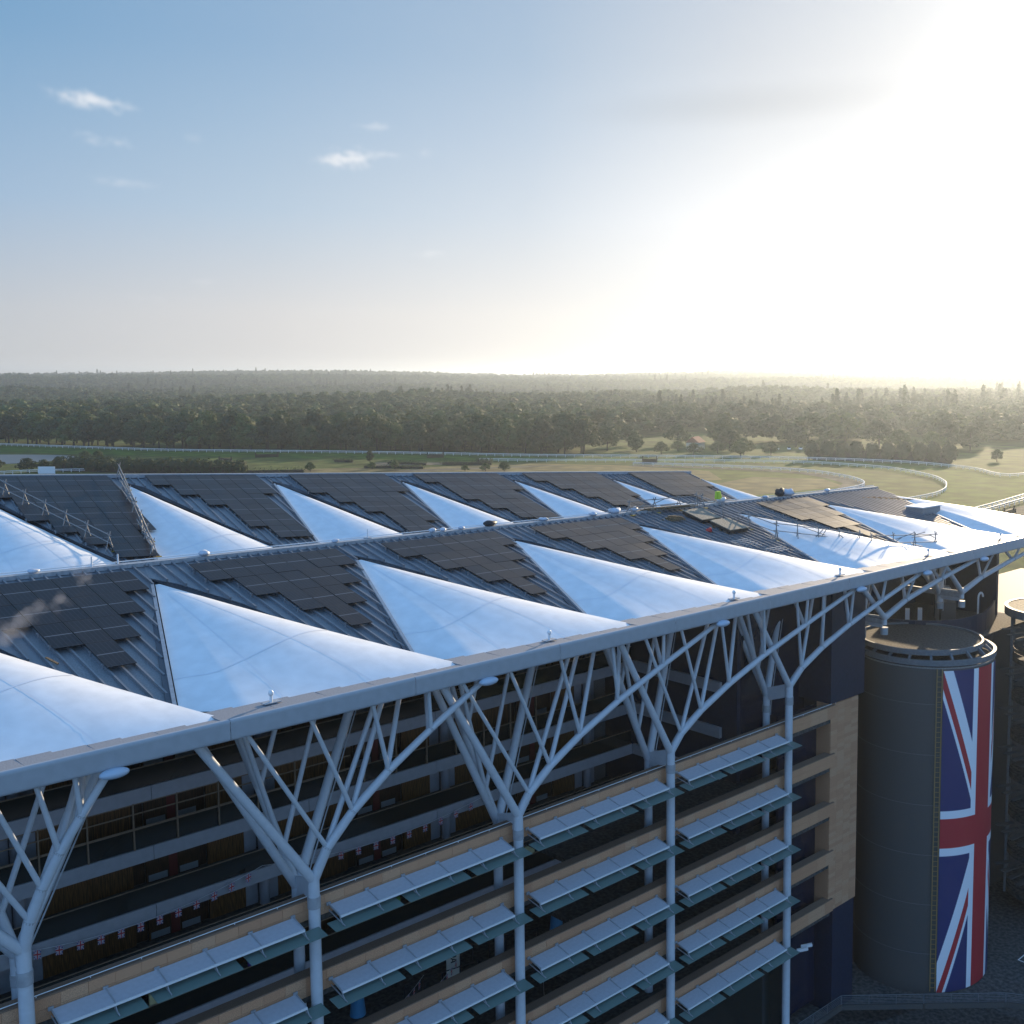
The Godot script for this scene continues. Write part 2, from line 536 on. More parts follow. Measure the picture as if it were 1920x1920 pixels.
func running_rail(pts: Array, label: String, h := 1.35, step := 4.5):
	var line := smooth_line(pts, step)
	var o := Vector3(line[0][0], 10.0, line[0][1])
	var t := thing("running_rail", label, "rail", o, 0.0, "white running rails of the racecourse")
	var top := MB.new(o)
	var posts := MB.new(o)
	for k in line.size():
		var p := Vector3(line[k][0], 10.0, line[k][1])
		posts.beam(p, p + UP * h, 0.16, 0.16, Vector3.FORWARD)
		if k < line.size() - 1:
			var q := Vector3(line[k + 1][0], 10.0, line[k + 1][1])
			top.beam(p + UP * h, q + UP * h, 0.3, 0.24)
			top.beam(p + UP * h * 0.55, q + UP * h * 0.55, 0.1, 0.14)
	obj("rail_bar", top, M.white_paint, t)
	tag(obj("rail_posts", posts, M.white_paint, t), "", "", "", "stuff")

const OUTER := [[150, -716], [172, -658], [198, -591], [221, -536], [268, -470], [299, -421], [327, -371], [372, -313], [404, -262], [416, -217], [412, -195], [404, -176], [389, -160], [386, -152], [402, -150], [440, -154]]
const INNER := [[292, -367], [310, -342], [353, -295], [382, -254], [386, -222], [381, -200], [362, -172], [344, -156], [331, -148], [319, -142], [303, -137], [280, -135]]
const OVAL := [[325, -299], [335, -279], [346, -246], [348, -219], [337, -194], [328, -182], [319, -174], [308, -169], [285, -166]]

func make_course():
	# turf course between the rails, mown in paler and darker lengths
	var a := smooth_line(OUTER, 30.0)
	var inner_full := [[118, -690], [150, -610], [205, -505], [255, -425], [292, -367], [310, -342], [353, -295], [382, -254], [386, -222], [381, -200], [362, -172], [344, -156], [331, -148], [319, -142], [303, -137], [280, -135]]
	var c := smooth_line(inner_full, 30.0)
	var poly := a.slice(0, a.size())
	var back := c.duplicate()
	back.reverse()
	flat_area("course_turf", poly + back, 0.06, M.turf)
	flat_area("infield_turf", smooth_line(OVAL, 20.0) + [[240, -160], [120, -140], [100, -300], [220, -330]], 0.06, M.turf_b)
	flat_area("dry_grass", [[228, -352], [262, -355], [300, -340], [322, -300], [326, -255], [300, -225], [270, -240], [232, -300]], 0.1, M.dry)
	flat_area("dry_grass", [[150, -395], [215, -385], [250, -365], [222, -330], [150, -345]], 0.1, M.dry)
	flat_area("dry_grass", [[280, -215], [318, -225], [330, -200], [312, -178], [262, -182]], 0.1, M.dry)
	flat_area("track", offset_line(smooth_line(OVAL, 20.0), -1.5) + _rev(offset_line(smooth_line(OVAL, 20.0), 7.0)), 0.14, M.track)
	flat_area("track", [[255, -395], [276, -372], [292, -362], [290, -355], [268, -362], [240, -380]], 0.14, M.track)
	flat_area("track", [[236, -352], [300, -324], [304, -318], [238, -342]], 0.14, M.track)
	flat_area("track", [[255, -98], [420, -122], [420, -105], [300, -82]], 0.14, M.track)
	flat_area("course_turf", [[280, -135], [303, -137], [319, -142], [331, -148], [344, -156], [362, -172], [381, -200], [404, -176], [389, -160], [386, -152], [402, -150], [440, -154], [440, -126], [319, -114], [272, -107], [240, -112]], 0.08, M.turf)
	running_rail(OUTER, "long white outer rail in front of the wood edge")
	running_rail(INNER, "white rail curving round a hairpin on the right of the course")
	running_rail(OVAL, "innermost white rail bending back behind the rear roof")
	running_rail([[250, -103], [272, -107], [294, -110], [319, -114], [370, -122]], "upper of two straight white rails by the right frame edge")
	running_rail([[246, -99], [268, -103], [289, -106], [309, -109], [370, -118]], "lower of two straight white rails by the right frame edge")
	running_rail([[95, -455], [117, -449], [128, -448], [159, -430]], "low white fence before the lakeside hedge", 1.3, 3.0)
	# lake
	var w := flat_area("lake_water", smooth_line([[110, -600], [143, -583], [162, -564], [172, -546], [172, -527], [158, -512], [140, -507], [110, -508]], 10.0), 0.12, M.water)
	# hurdles and low hedges of the course
	var js := [[[210, -458], [213, -452], 1.6], [[231, -465], [240, -460], 2.0], [[287, -402], [294, -399], 2.2], [[338, -306], [342, -301], 2.4], [[275, -98], [283, -99], 1.6]]
	var jl := ["dark birch fence nearest the lake", "dark birch fence left of the round tree", "dark birch fence under the tall wood edge", "dark birch fence on the striped turf", "dark timber hurdle by the right frame edge"]
	for k in js.size():
		var p := Vector3(js[k][0][0], 10, js[k][0][1])
		var q := Vector3(js[k][1][0], 10, js[k][1][1])
		var t := thing("birch_fence", jl[k], "fence", p, 0.0, "birch fences on the course")
		var b := MB.new(p)
		b.beam(p + UP * js[k][2] * 0.4, q + UP * js[k][2] * 0.4, 1.2, js[k][2] * 0.8)
		obj("birch", b, M.thatch, t)
		b = MB.new(p)
		b.beam(p, p + UP * js[k][2] * 1.3, 0.4, 0.4, Vector3.FORWARD)
		obj("wing_post", b, M.thatch, t)
		b = MB.new(p)
		b.beam(q, q + UP * js[k][2] * 1.3, 0.4, 0.4, Vector3.FORWARD)
		obj("wing_post", b, M.thatch, t)
	var hs := [[[244, -413], [248, -404], 2.2, "short clipped hedge left of the round tree"], [[254, -384], [262, -366], 2.2, "clipped hedge running from the round tree"], [[268, -362], [283, -346], 2.6, "longest clipped hedge in the middle of the course"], [[287, -362], [290, -356], 2.4, "stubby clipped hedge beside the grey track"], [[235, -372], [250, -350], 2.2, "low hedge just over the rear roof ridge"], [[170, -392], [205, -368], 3.0, "ragged low hedge beyond the second rear solar array"]]
	for k in hs:
		hedge(Vector3(k[0][0], 10, k[0][1]), Vector3(k[1][0], 10, k[1][1]), k[2], k[2] * 0.9, k[3], 500)
	hedge(Vector3(140, 10, -449), Vector3(182, 10, -377), 6.5, 6.0, "long tall dark hedge right of the lake", 5200)
	hedge(Vector3(408, 10, -262), Vector3(433, 10, -204), 9.5, 7.0, "tall hedge row behind the right hand bend", 5200)
	# white marker board
	var t := thing("marker_board", "blank white board standing before the lakeside hedge", "board", Vector3(130.5, 10, -437))
	var b := MB.new()
	b.box(Vector3(0, 1.7, 0), Vector3(6.6, 2.9, 0.15), Basis(UP, -0.75))
	obj("board_face", b, M.white_paint, t)
	for k in 3:
		b = MB.new()
		var p := Basis(UP, -0.75) * Vector3(-2.6 + 2.6 * k, 0, -0.15)
		b.beam(p, p + UP * 3.0, 0.15, 0.15, Vector3.FORWARD)
		obj("board_post", b, M.timber, t)

func _rev(a: Array) -> Array:
	var c := a.duplicate()
	c.reverse()
	return c

# ---------------------------------------------------------------- plants
func leaf_cards(b: MB, c: Vector3, r: Vector3, count: int, size: float):
	for k in count:
		var d := Vector3(rng.randfn(), rng.randfn(), rng.randfn()).normalized()
		var shell := 1.0 - 0.42 * pow(rng.randf(), 1.6)
		var p := c + d * r * shell
		var nn := (d + Vector3(rng.randfn(), rng.randfn(), rng.randfn()) * 0.28 + UP * 0.12).normalized()
		var x := nn.cross(Vector3(rng.randfn(), rng.randfn(), rng.randfn())).normalized()
		var y := nn.cross(x)
		var s := size * rng.randf_range(0.6, 1.35)
		var i := b.vert(p - x * s * 0.5, nn)
		b.vert(p + x * s * 0.5, nn)
		b.vert(p + y * s * 0.9 + nn * s * 0.15, nn)
		b.vert(p - y * s * 0.6 - nn * s * 0.15, nn)
		b.ix.append_array([i, i + 2, i + 1, i, i + 1, i + 3])

func crown_mesh(kind: int, cards: int, size: float) -> ArrayMesh:   # unit tree: 1 m tall, crown from 0.12 to 1.0
	var b := MB.new()
	if kind == 3:   # conifer
		for k in 9:
			var f := k / 8.0
			var rr := lerpf(0.2, 0.02, f)
			leaf_cards(b, Vector3(0, lerpf(0.2, 0.97, f), 0), Vector3(rr, 0.08, rr), int(cards * (1.4 - f) / 9.0), size)
		return b.mesh()
	var lobes := 15 if kind != 2 else 11
	var wide: float = [0.36, 0.44, 0.27][kind]
	for k in lobes:
		var f := (k + 0.5) / lobes
		var a := k * 2.4 + rng.randf()
		var hgt := lerpf(0.26, 0.84, f)
		var out := wide * sin(PI * pow(f * 0.86 + 0.14, 0.75)) * rng.randf_range(0.55, 0.95)
		var rr := rng.randf_range(0.13, 0.2) * (1.0 if kind != 2 else 0.85)
		if k == lobes - 1:
			out *= 0.3
		leaf_cards(b, Vector3(cos(a) * out, hgt, sin(a) * out), Vector3(rr, rr * rng.randf_range(0.7, 0.95), rr), cards / lobes, size)
	return b.mesh()

func trunk_mesh(kind: int) -> ArrayMesh:
	var b := MB.new()
	b.tube(Vector3(0, -0.02, 0), Vector3(0.005, 0.3, 0), 0.026, 0.02, 7)
	b.tube(Vector3(0.005, 0.3, 0), Vector3(0, 0.72, 0.01), 0.02, 0.008, 6)
	if kind != 3:
		for k in 5:
			var a := k * 2.2
			b.tube(Vector3(0.003, 0.24 + k * 0.07, 0), Vector3(cos(a) * 0.2, 0.45 + k * 0.08, sin(a) * 0.2), 0.011, 0.004, 5)
	return b.mesh()

func hedge(p: Vector3, q: Vector3, h: float, w: float, label: String, cards: int):
	var t := thing("hedge", label, "hedge", p, 0.0, "hedges on the racecourse")
	var b := MB.new(p)
	var l := (q - p).length()
	var m := maxi(2, int(l / (h * 0.7)))
	for k in m + 1:
		var c := p.lerp(q, float(k) / m) + UP * h * 0.5
		leaf_cards(b, c + Vector3(rng.randf_range(-0.1, 0.1), 0, rng.randf_range(-0.1, 0.1)) * w, Vector3(w * 0.5, h * rng.randf_range(0.46, 0.56), w * 0.5), cards / (m + 1), h * 0.13)
	obj("foliage", b, M.leaf2 if cards > 1000 else M.leaf0, t)
	b = MB.new(p)
	b.beam(p + UP * h * 0.25, q + UP * h * 0.25, w * 0.3, h * 0.5)
	obj("woody_core", b, M.bark, t)

var crowns := []
var trunks := []
func tree(kind: int, variant: int, leaf: int, at: Vector3, h: float, wide: float, label: String, group: String, called := "broadleaf_tree"):
	var t := thing(called, label, "tree", at, rng.randf() * TAU, group)
	var c := obj("crown", crowns[kind][variant], M["leaf%d" % leaf], t)
	var k := obj("trunk", trunks[1 if kind == 3 else 0], M.bark, t)
	c.scale = Vector3(h * wide, h, h * wide)
	k.scale = c.scale

func edge_point(line: Array, f: float) -> Vector2:
	var k := mini(int(f * (line.size() - 1)), line.size() - 2)
	var g := f * (line.size() - 1) - k
	return Vector2(line[k][0], line[k][1]).lerp(Vector2(line[k + 1][0], line[k + 1][1]), g)

func make_trees():
	rng.seed = 77
	for kind in 4:
		crowns.append([])
		for v in 3:
			crowns[kind].append(crown_mesh(kind, 1500 if kind != 3 else 900, 0.05))
	trunks = [trunk_mesh(0), trunk_mesh(3)]
	# the edge of the wood behind the outer rail: individual trees, three deep
	var edge := smooth_line([[130, -715], [178, -672], [206, -604], [230, -548], [276, -484], [308, -436], [337, -386], [352, -366]], 9.0)
	for row in 3:
		for k in edge.size():
			if row > 0 and k % 2 == 1 and rng.randf() < 0.4:
				continue
			var p := Vector2(edge[k][0], edge[k][1])
			var away := (p - Vector2(CAM.x, CAM.z)).normalized()
			p += away * (5.0 + row * 13.0 + rng.randf_range(-4, 4)) + Vector2(rng.randf_range(-3, 3), rng.randf_range(-3, 3))
			var f := float(k) / edge.size()
			var h := rng.randf_range(14.5, 22.5) * (1.0 if row > 0 else 0.92)
			var lab: String = ["leafy tree in the front row of the long wood behind the outer rail", "leafy tree in the second row of the long wood", "taller tree deeper in the long wood behind the rail"][row]
			tree(rng.randi() % 3, rng.randi() % 3, [0, 1, 0, 2, 3][rng.randi() % 5] if row < 2 else [0, 2, 1][rng.randi() % 3], Vector3(p.x, 10, p.y), h, rng.randf_range(0.95, 1.3), lab, "trees of the wood edge, row %d" % (row + 1))
	# trees that stand apart on the right and on the course
	var own := [
		[443, -383, 13.5, 1.25, 1, 0, "broad round tree standing alone beside the pale clearing"], [440, -345, 15.0, 1.3, 0, 0, "wide dark tree left of the reddish roof"],
		[429, -332, 12.5, 1.3, 1, 2, "spreading tree just right of the reddish roof"], [409, -323, 7.0, 1.4, 1, 1, "bushy low tree nearest the rail left of the car park"], [400, -300, 8.5, 1.5, 1, 3, "large sunlit bush nearest the rail"],
		[412, -308, 9.5, 1.3, 1, 1, "rounded bush behind the large sunlit bush"], [420, -297, 7.5, 1.4, 0, 1, "rounded bush at the right end of the bush group"], [479, -326, 13.0, 1.35, 1, 2, "domed dark tree behind the bush group"],
		[599, -442, 11.0, 1.2, 1, 0, "small round tree far out in the pale meadow"], [575, -367, 17.0, 0.95, 2, 0, "tall slim tree at the right side of the meadow"], [531, -329, 15.5, 1.1, 0, 0, "tree right of the tall slim tree"],
		[470, -300, 9.0, 1.3, 1, 1, "low round tree behind the tall hedge row, left end"], [503, -287, 17.0, 1.4, 1, 2, "massive dark tree above the tall hedge row"], [484, -262, 13.0, 1.4, 1, 1, "pale domed tree above the middle of the hedge row"],
		[492, -248, 12.0, 1.3, 1, 3, "light green tree above the right part of the hedge row"], [524, -258, 17.5, 1.4, 1, 2, "big hazy oak right of the hedge row"], [549, -253, 16.0, 1.3, 0, 2, "hazy oak beside the big one on the right"],
		[514, -238, 15.0, 1.4, 1, 2, "dark oak overlapping the hedge end"], [456, -193, 6.5, 1.15, 0, 1, "small lone tree on the far right grass"], [384, -339, 7.0, 1.4, 1, 1, "low bush by the rail below the clearing, left"],
		[392, -324, 6.5, 1.5, 1, 0, "low bush by the rail below the clearing, right"], [386, -359, 9.0, 1.3, 0, 1, "light tree between the wood end and the clearing"], [384, -379, 14.0, 1.2, 1, 0, "last tall tree at the right end of the wood"],
		[398, -372, 11.0, 1.2, 2, 1, "slender tree behind the end of the wood"], [420, -400, 13.0, 1.3, 1, 0, "tree across the clearing from the wood end"], [410, -352, 6.0, 1.5, 1, 3, "small sunlit bush in the clearing"],
		[664, -433, 18.0, 1.1, 2, 0, "distant tall tree over the meadow"], [560, -460, 14.0, 1.3, 1, 0, "tree at the back edge of the meadow"], [530, -470, 13.0, 1.3, 1, 2, "dark tree at the back left of the meadow"],
		[251, -394, 6.5, 0.9, 2, 2, "dark rounded clipped tree on the course"], [234, -364, 3.5, 1.2, 1, 3, "small bright bush over the third rear solar array, left"], [240, -356, 4.6, 1.1, 0, 3, "small bright bush over the third rear solar array, right"],
		[255, -327, 3.0, 1.4, 1, 3, "small bush left of the tan grass"], [261, -321, 4.0, 1.3, 1, 3, "middle one of three bushes near the tan grass"], [266, -315, 4.6, 1.3, 1, 1, "tallest of three bushes near the tan grass"],
		[128, -453, 6.5, 1.4, 1, 2, "dark round tree at the lake shore, left"], [134, -452, 5.5, 1.4, 1, 0, "dark round tree at the lake shore, middle"], [140, -455, 5.5, 1.3, 0, 0, "dark round tree at the lake shore, right"], [120, -470, 7.5, 1.2, 1, 2, "taller tree before the lake by the left frame edge"],
		[168, -508, 5.0, 1.3, 1, 1, "pair of round shrubs past the lake, left one"], [172, -503, 5.0, 1.3, 1, 1, "pair of round shrubs past the lake, right one"], [210, -372, 4.5, 1.2, 0, 3, "bright bush over the second rear solar array"], [100, -420, 4.0, 1.2, 0, 3, "little bush beside the white marker board"]]
	for o in own:
		tree(o[4], rng.randi() % 3, o[5], Vector3(o[0], 10, o[1]), o[2], o[3], o[6], "single trees and bushes of the racecourse")
	# far woods: beyond counting, one mass on each slope
	var variants := []
	for v in 4:
		variants.append(crown_mesh([0, 1, 2, 3][v], 420, 0.085))
	var mm := []
	for v in 4:
		for l in 2:
			mm.append([])
	var nz := FastNoiseLite.new()
	nz.seed = 9
	nz.frequency = 0.0016
	var tries := 0
	var d := 560.0
	while d < 5000.0:
		var gap := 10.0 + d * 0.0038
		var a := 14.0
		while a < 82.0:
			a += rad_to_deg(gap / d) * rng.randf_range(0.75, 1.25)
			var dd := d + rng.randf_range(-0.5, 0.5) * gap
			var x := CAM.x + dd * cos(deg_to_rad(a))
			var z := CAM.z - dd * sin(deg_to_rad(a))
			# nothing on the course itself; a pale meadow is left open on the right
			var ea := [48.0, 51.0, 56.0, 61.5, 68.0, 71.5, 75.0, 80.0]
			var ed := [545.0, 555.0, 578.0, 603.0, 640.0, 685.0, 742.0, 773.0]
			var edge_d := 600.0
			if a > 48.0:
				var ek := 0
				while ek < 6 and a > ea[ek + 1]:
					ek += 1
				edge_d = lerpf(ed[ek], ed[ek + 1], (a - ea[ek]) / (ea[ek + 1] - ea[ek]))
			if dd < edge_d + 42.0:
				continue
			var mead := Vector2((x - 560.0) / 115.0, (z + 425.0) / 55.0)
			var mead2 := Vector2((x - 455.0) / 60.0, (z + 415.0) / 30.0)
			if mead.length_squared() < 1.0 or mead2.length_squared() < 1.0:
				continue
			var n := nz.get_noise_2d(x, z)
			if a < 34.0 and dd < 760.0 and n < 0.1:
				continue
			if n < -0.42:
				continue
			var con := n > 0.3 and rng.randf() < 0.5
			var v := 3 if con else rng.randi() % 3
			var h := rng.randf_range(9.0, 20.0) * (1.0 + 0.25 * nz.get_noise_2d(x * 3.0 + 500.0, z * 3.0)) * (1.4 if con and rng.randf() < 0.3 else 1.0)
			var s := h * rng.randf_range(1.1, 1.7) if not con else h * rng.randf_range(0.9, 1.2)
			var tr := Transform3D(Basis(UP, rng.randf() * TAU).scaled(Vector3(s, h, s)), Vector3(x, land_y(x, z), z))
			mm[v * 2 + (0 if n + rng.randf_range(-0.3, 0.3) < 0.05 else 1)].append(tr)
		d += gap * 0.92
	for k in 8:
		var list: Array = mm[k]
		if list.is_empty():
			continue
		var q := MultiMesh.new()
		q.transform_format = MultiMesh.TRANSFORM_3D
		var me: ArrayMesh = variants[k / 2].duplicate()
		me.surface_set_material(0, M["leaf%d" % [0, 2, 1, 0, 3, 1, 2, 2][k]])
		q.mesh = me
		q.instance_count = list.size()
		for i in list.size():
			q.set_instance_transform(i, list[i])
		var o := MultiMeshInstance3D.new()
		o.multimesh = q
		o.name = numbered("woodland")
		add_child(o)
		tag(o, "hazy woodland covering the flat land and hills to the skyline", "woodland", "", "stuff")
	# a red roofed house half hidden by trees
	var t := thing("house", "small house with reddish roof half hidden among trees", "house", Vector3(424, 10, -352), 0.4)
	var b := MB.new()
	b.box(Vector3(0, 2, 0), Vector3(10, 4, 7))
	obj("wall", b, M.cream, t)
	b = MB.new()
	b.quad(Vector3(-5.5, 3.9, 4), Vector3(5.5, 3.9, 4), Vector3(5.5, 7, 0), Vector3(-5.5, 7, 0))
	b.quad(Vector3(5.5, 3.9, -4), Vector3(-5.5, 3.9, -4), Vector3(-5.5, 7, 0), Vector3(5.5, 7, 0))
	b.tri(Vector3(5.5, 3.9, 4), Vector3(5.5, 3.9, -4), Vector3(5.5, 7, 0))
	b.tri(Vector3(-5.5, 3.9, -4), Vector3(-5.5, 3.9, 4), Vector3(-5.5, 7, 0))
	obj("roof", b, mat(lin(0.2, 0.07, 0.045), 0.9), t)
	var cars := [[452, -318, "pale parked car left of the domed dark tree"], [457, -314, "second parked car left of the domed dark tree"], [462, -310, "silver parked car nearest the hedge row"]]
	for c in cars:
		var ct := thing("parked_car", c[2], "car", Vector3(c[0], 10, c[1]), 0.7, "cars parked behind the bushes")
		b = MB.new()
		b.box(Vector3(0, 0.65, 0), Vector3(4.3, 0.7, 1.75))
		obj("body", b, M.white_paint, ct)
		b = MB.new()
		b.slab(PackedVector3Array([Vector3(-1.2, 1.5, 0.7), Vector3(0.7, 1.5, 0.7), Vector3(0.7, 1.5, -0.7), Vector3(-1.2, 1.5, -0.7)]), UP, 0.55)
		obj("cabin", b, M.black_glass, ct)
		for wx in [-1.35, 1.35]:
			for wz in [-0.8, 0.8]:
				b = MB.new()
				b.tube(Vector3(wx, 0.32, wz - 0.1), Vector3(wx, 0.32, wz + 0.1), 0.32, 0.32, 12)
				obj("wheel", b, M.panel_edge, ct)

# ---------------------------------------------------------------- roof
func RD(i: float) -> Vector3:      # points of the middle ridge, one bay apart
	return Vector3(10.9 + 12.0 * i, 38.62 - 0.175 * i, -15.7)

func AP(i: float) -> Vector3:      # low points of the metal triangles, behind the eave
	return Vector3(6.0 + 12.0 * i, 34.5, -0.9 - 0.15 * i)

const GO := Vector3(21.86, 40.14, -49.59)
func GU() -> Vector3:
	return Vector3(0.984, -0.046, 0.178).normalized()
func GV() -> Vector3:
	var u := GU()
	var w := Vector3(-0.178, -0.25, 0.984)
	return (w - u * u.dot(w)).normalized()
func GP(u: float, v: float) -> Vector3:
	return GO + GU() * u + GV() * v

func clockwise(poly: PackedVector2Array) -> PackedVector2Array:
	if not Geometry2D.is_polygon_clockwise(poly):
		poly.reverse()
	return poly

var pv_mesh := {}
func panel_mesh(skew: float, w: float, l: float) -> ArrayMesh:
	if pv_mesh.has(skew):
		return pv_mesh[skew]
	var c := func(u, v, y): return Vector3(u + skew * v, y, v)
	var top := MB.new()
	top.quad(c.call(0.0, l, 0.05), c.call(w, l, 0.05), c.call(w, 0.0, 0.05), c.call(0.0, 0.0, 0.05))
	var m := top.mesh()
	m.surface_set_material(0, M.pv)
	var e := MB.new()
	var pts := [c.call(0.0, l, 0.049), c.call(w, l, 0.049), c.call(w, 0.0, 0.049), c.call(0.0, 0.0, 0.049)]
	for k in 4:
		var a: Vector3 = pts[k]
		var b: Vector3 = pts[(k + 1) % 4]
		e.quad(a - UP * 0.045, b - UP * 0.045, b, a)
	e.quad(pts[3] - UP * 0.045, pts[2] - UP * 0.045, pts[1] - UP * 0.045, pts[0] - UP * 0.045)
	var a2 := []
	a2.resize(Mesh.ARRAY_MAX)
	a2[Mesh.ARRAY_VERTEX] = e.v
	a2[Mesh.ARRAY_NORMAL] = e.n
	a2[Mesh.ARRAY_TEX_UV] = e.uv
	a2[Mesh.ARRAY_INDEX] = e.ix
	m.add_surface_from_arrays(Mesh.PRIMITIVE_TRIANGLES, a2)
	m.surface_set_material(1, M.panel_edge)
	pv_mesh[skew] = m
	return m

# a triangle of standing-seam metal: sheets, edge trims and its array of panels
func metal_slope(parent: Node, label: String, O: Vector3, U: Vector3, V: Vector3, poly: PackedVector2Array, skew: float, cells: Array, u0: float, v0: float, cw := 1.265, rl_ := 2.46):
	var N := V.cross(U).normalized()
	var root := part("metal_slope", parent, O)
	tag(root, label)
	poly = clockwise(poly)
	var at := func(p: Vector2, y := 0.0) -> Vector3: return U * p.x + V * p.y + N * y
	var lo := INF
	var hi := -INF
	for p in poly:
		lo = minf(lo, p.x - skew * p.y)
		hi = maxf(hi, p.x - skew * p.y)
	var pitch := 0.62
	var k := 0
	var u := lo
	while u < hi:
		var strip := PackedVector2Array([Vector2(u - skew * 3, -3), Vector2(u + pitch - skew * 3, -3), Vector2(u + pitch + skew * 30, 30), Vector2(u + skew * 30, 30)])
		var b := MB.new()
		for q in Geometry2D.intersect_polygons(strip, poly):
			var pts := PackedVector3Array()
			for p in clockwise(q):
				pts.append(at.call(p, 0.0))
			b.slab(pts, N, 0.05)
		for line in Geometry2D.intersect_polyline_with_polygon(PackedVector2Array([Vector2(u + 0.03 - skew * 3, -3), Vector2(u + 0.03 + skew * 30, 30)]), poly):
			if line[0].distance_to(line[line.size() - 1]) > 0.15:
				b.beam(at.call(line[0], 0.05), at.call(line[line.size() - 1], 0.05), 0.085, 0.2, N)
		if b.ix.size():
			obj("roof_sheet", b, [M.zinc, M.zinc_b, M.zinc, M.zinc_c][rng.randi() % 4], root)
		u += pitch
		k += 1
	# dark underside and upstand all round
	var low := PackedVector3Array()
	for p in poly:
		low.append(at.call(p, -0.055))
	var s := MB.new()
	s.slab(low, N, 0.2)
	obj("edge_upstand", s, M.zinc_edge, root)
	# the array
	for c in cells:
		for r in range(c[1], c[2]):
			var p := Vector2(u0 + cw * c[0] + skew * (rl_ * r), v0 + rl_ * r)
			var o := MeshInstance3D.new()
			o.mesh = panel_mesh(skew, cw - 0.035, rl_ - 0.04)
			o.set_surface_override_material(0, [M.pv, M.pv_b, M.pv, M.pv_c][rng.randi() % 4])
			o.name = "solar_panel"
			root.add_child(o, true)
			o.transform = Transform3D(Basis(U, N, V), at.call(p, 0.27 + rng.randf_range(-0.006, 0.006)))
			o.rotate_object_local(Vector3.RIGHT, rng.randf_range(-0.003, 0.003))
	if cells.size():
		var rl := MB.new()
		for c in cells:
			for r in range(c[1], c[2]):
				for f in [0.55, 1.9]:
					var p := Vector2(u0 + cw * c[0] + skew * (rl_ * r + f) - 0.06, v0 + rl_ * r + f)
					rl.beam(at.call(p, 0.2), at.call(p + Vector2(1.3, 0), 0.2), 0.05, 0.06, N)
					rl.beam(at.call(p + Vector2(0.08, 0), 0.0), at.call(p + Vector2(0.08, 0), 0.2), 0.06, 0.08, U)
		tag(obj("mounting_rails", rl, M.rail_alu, root), "", "", "", "stuff")

# a tensioned white sheet: rulings fan from the tip T to a base curve B(s)
func membrane(parent: Node, label: String, T: Vector3, B: Callable, sag: float, hump: float, ns := 26, nr := 22):
	var root := part("membrane", parent, T)
	tag(root, label)
	var f := func(s: float, r: float) -> Vector3:
		var p: Vector3 = T.lerp(B.call(s), r)
		p.y += -sag * 4.0 * r * (1.0 - r) * pow(s, 0.8) + hump * sin(PI * pow(s, 1.5)) * r * (1.0 - r * r * r)
		return p
	var P := []
	for i in ns + 1:
		var row := []
		for j in nr + 1:
			row.append(f.call(float(i) / ns, 0.02 + 0.98 * j / nr))
		P.append(row)
	var b := MB.new(T)
	b.sheet(P, UP)
	obj("fabric", b, M.membrane, root)
	# welded seams: narrow doubled strips lying on the sheet
	for s0 in [0.3, 0.62]:
		var q := MB.new(T)
		var rows := []
		for j in nr + 1:
			var r := 0.12 + 0.87 * j / nr
			var w := 0.035 / maxf(0.3, r * 11.0)
			rows.append([f.call(s0 - w * 0.7, r) + UP * 0.012, f.call(s0 + w * 0.7, r) + UP * 0.012])
		q.sheet(rows, UP)
		obj("seam", q, M.seam, root)
	var q2 := MB.new(T)
	var rows2 := []
	for i in ns + 1:
		var s := float(i) / ns
		rows2.append([f.call(s, 0.78 - 0.22 * s) + UP * 0.012, f.call(s, 0.787 - 0.22 * s) + UP * 0.012])
	q2.sheet(rows2, UP)
	obj("seam", q2, M.seam, root)
	# metal trim along the straight left edge
	var e := MB.new(T)
	e.beam(f.call(0.0, 0.02) + Vector3(-0.16, 0.05, 0), f.call(0.0, 1.0) + Vector3(-0.16, 0.05, 0), 0.16, 0.2)
	obj("edge_trim", e, M.cap, root)
	e = MB.new(T)
	e.beam(f.call(0.0, 0.02) + Vector3(-0.36, -0.04, 0), f.call(0.0, 1.0) + Vector3(-0.36, -0.04, 0), 0.24, 0.12)
	obj("gutter", e, M.zinc_edge, root)

const TILES7 := [[0, 0, 1], [1, 0, 2], [2, 0, 3], [3, 0, 4], [4, 0, 3], [5, 0, 2], [6, 0, 1]]

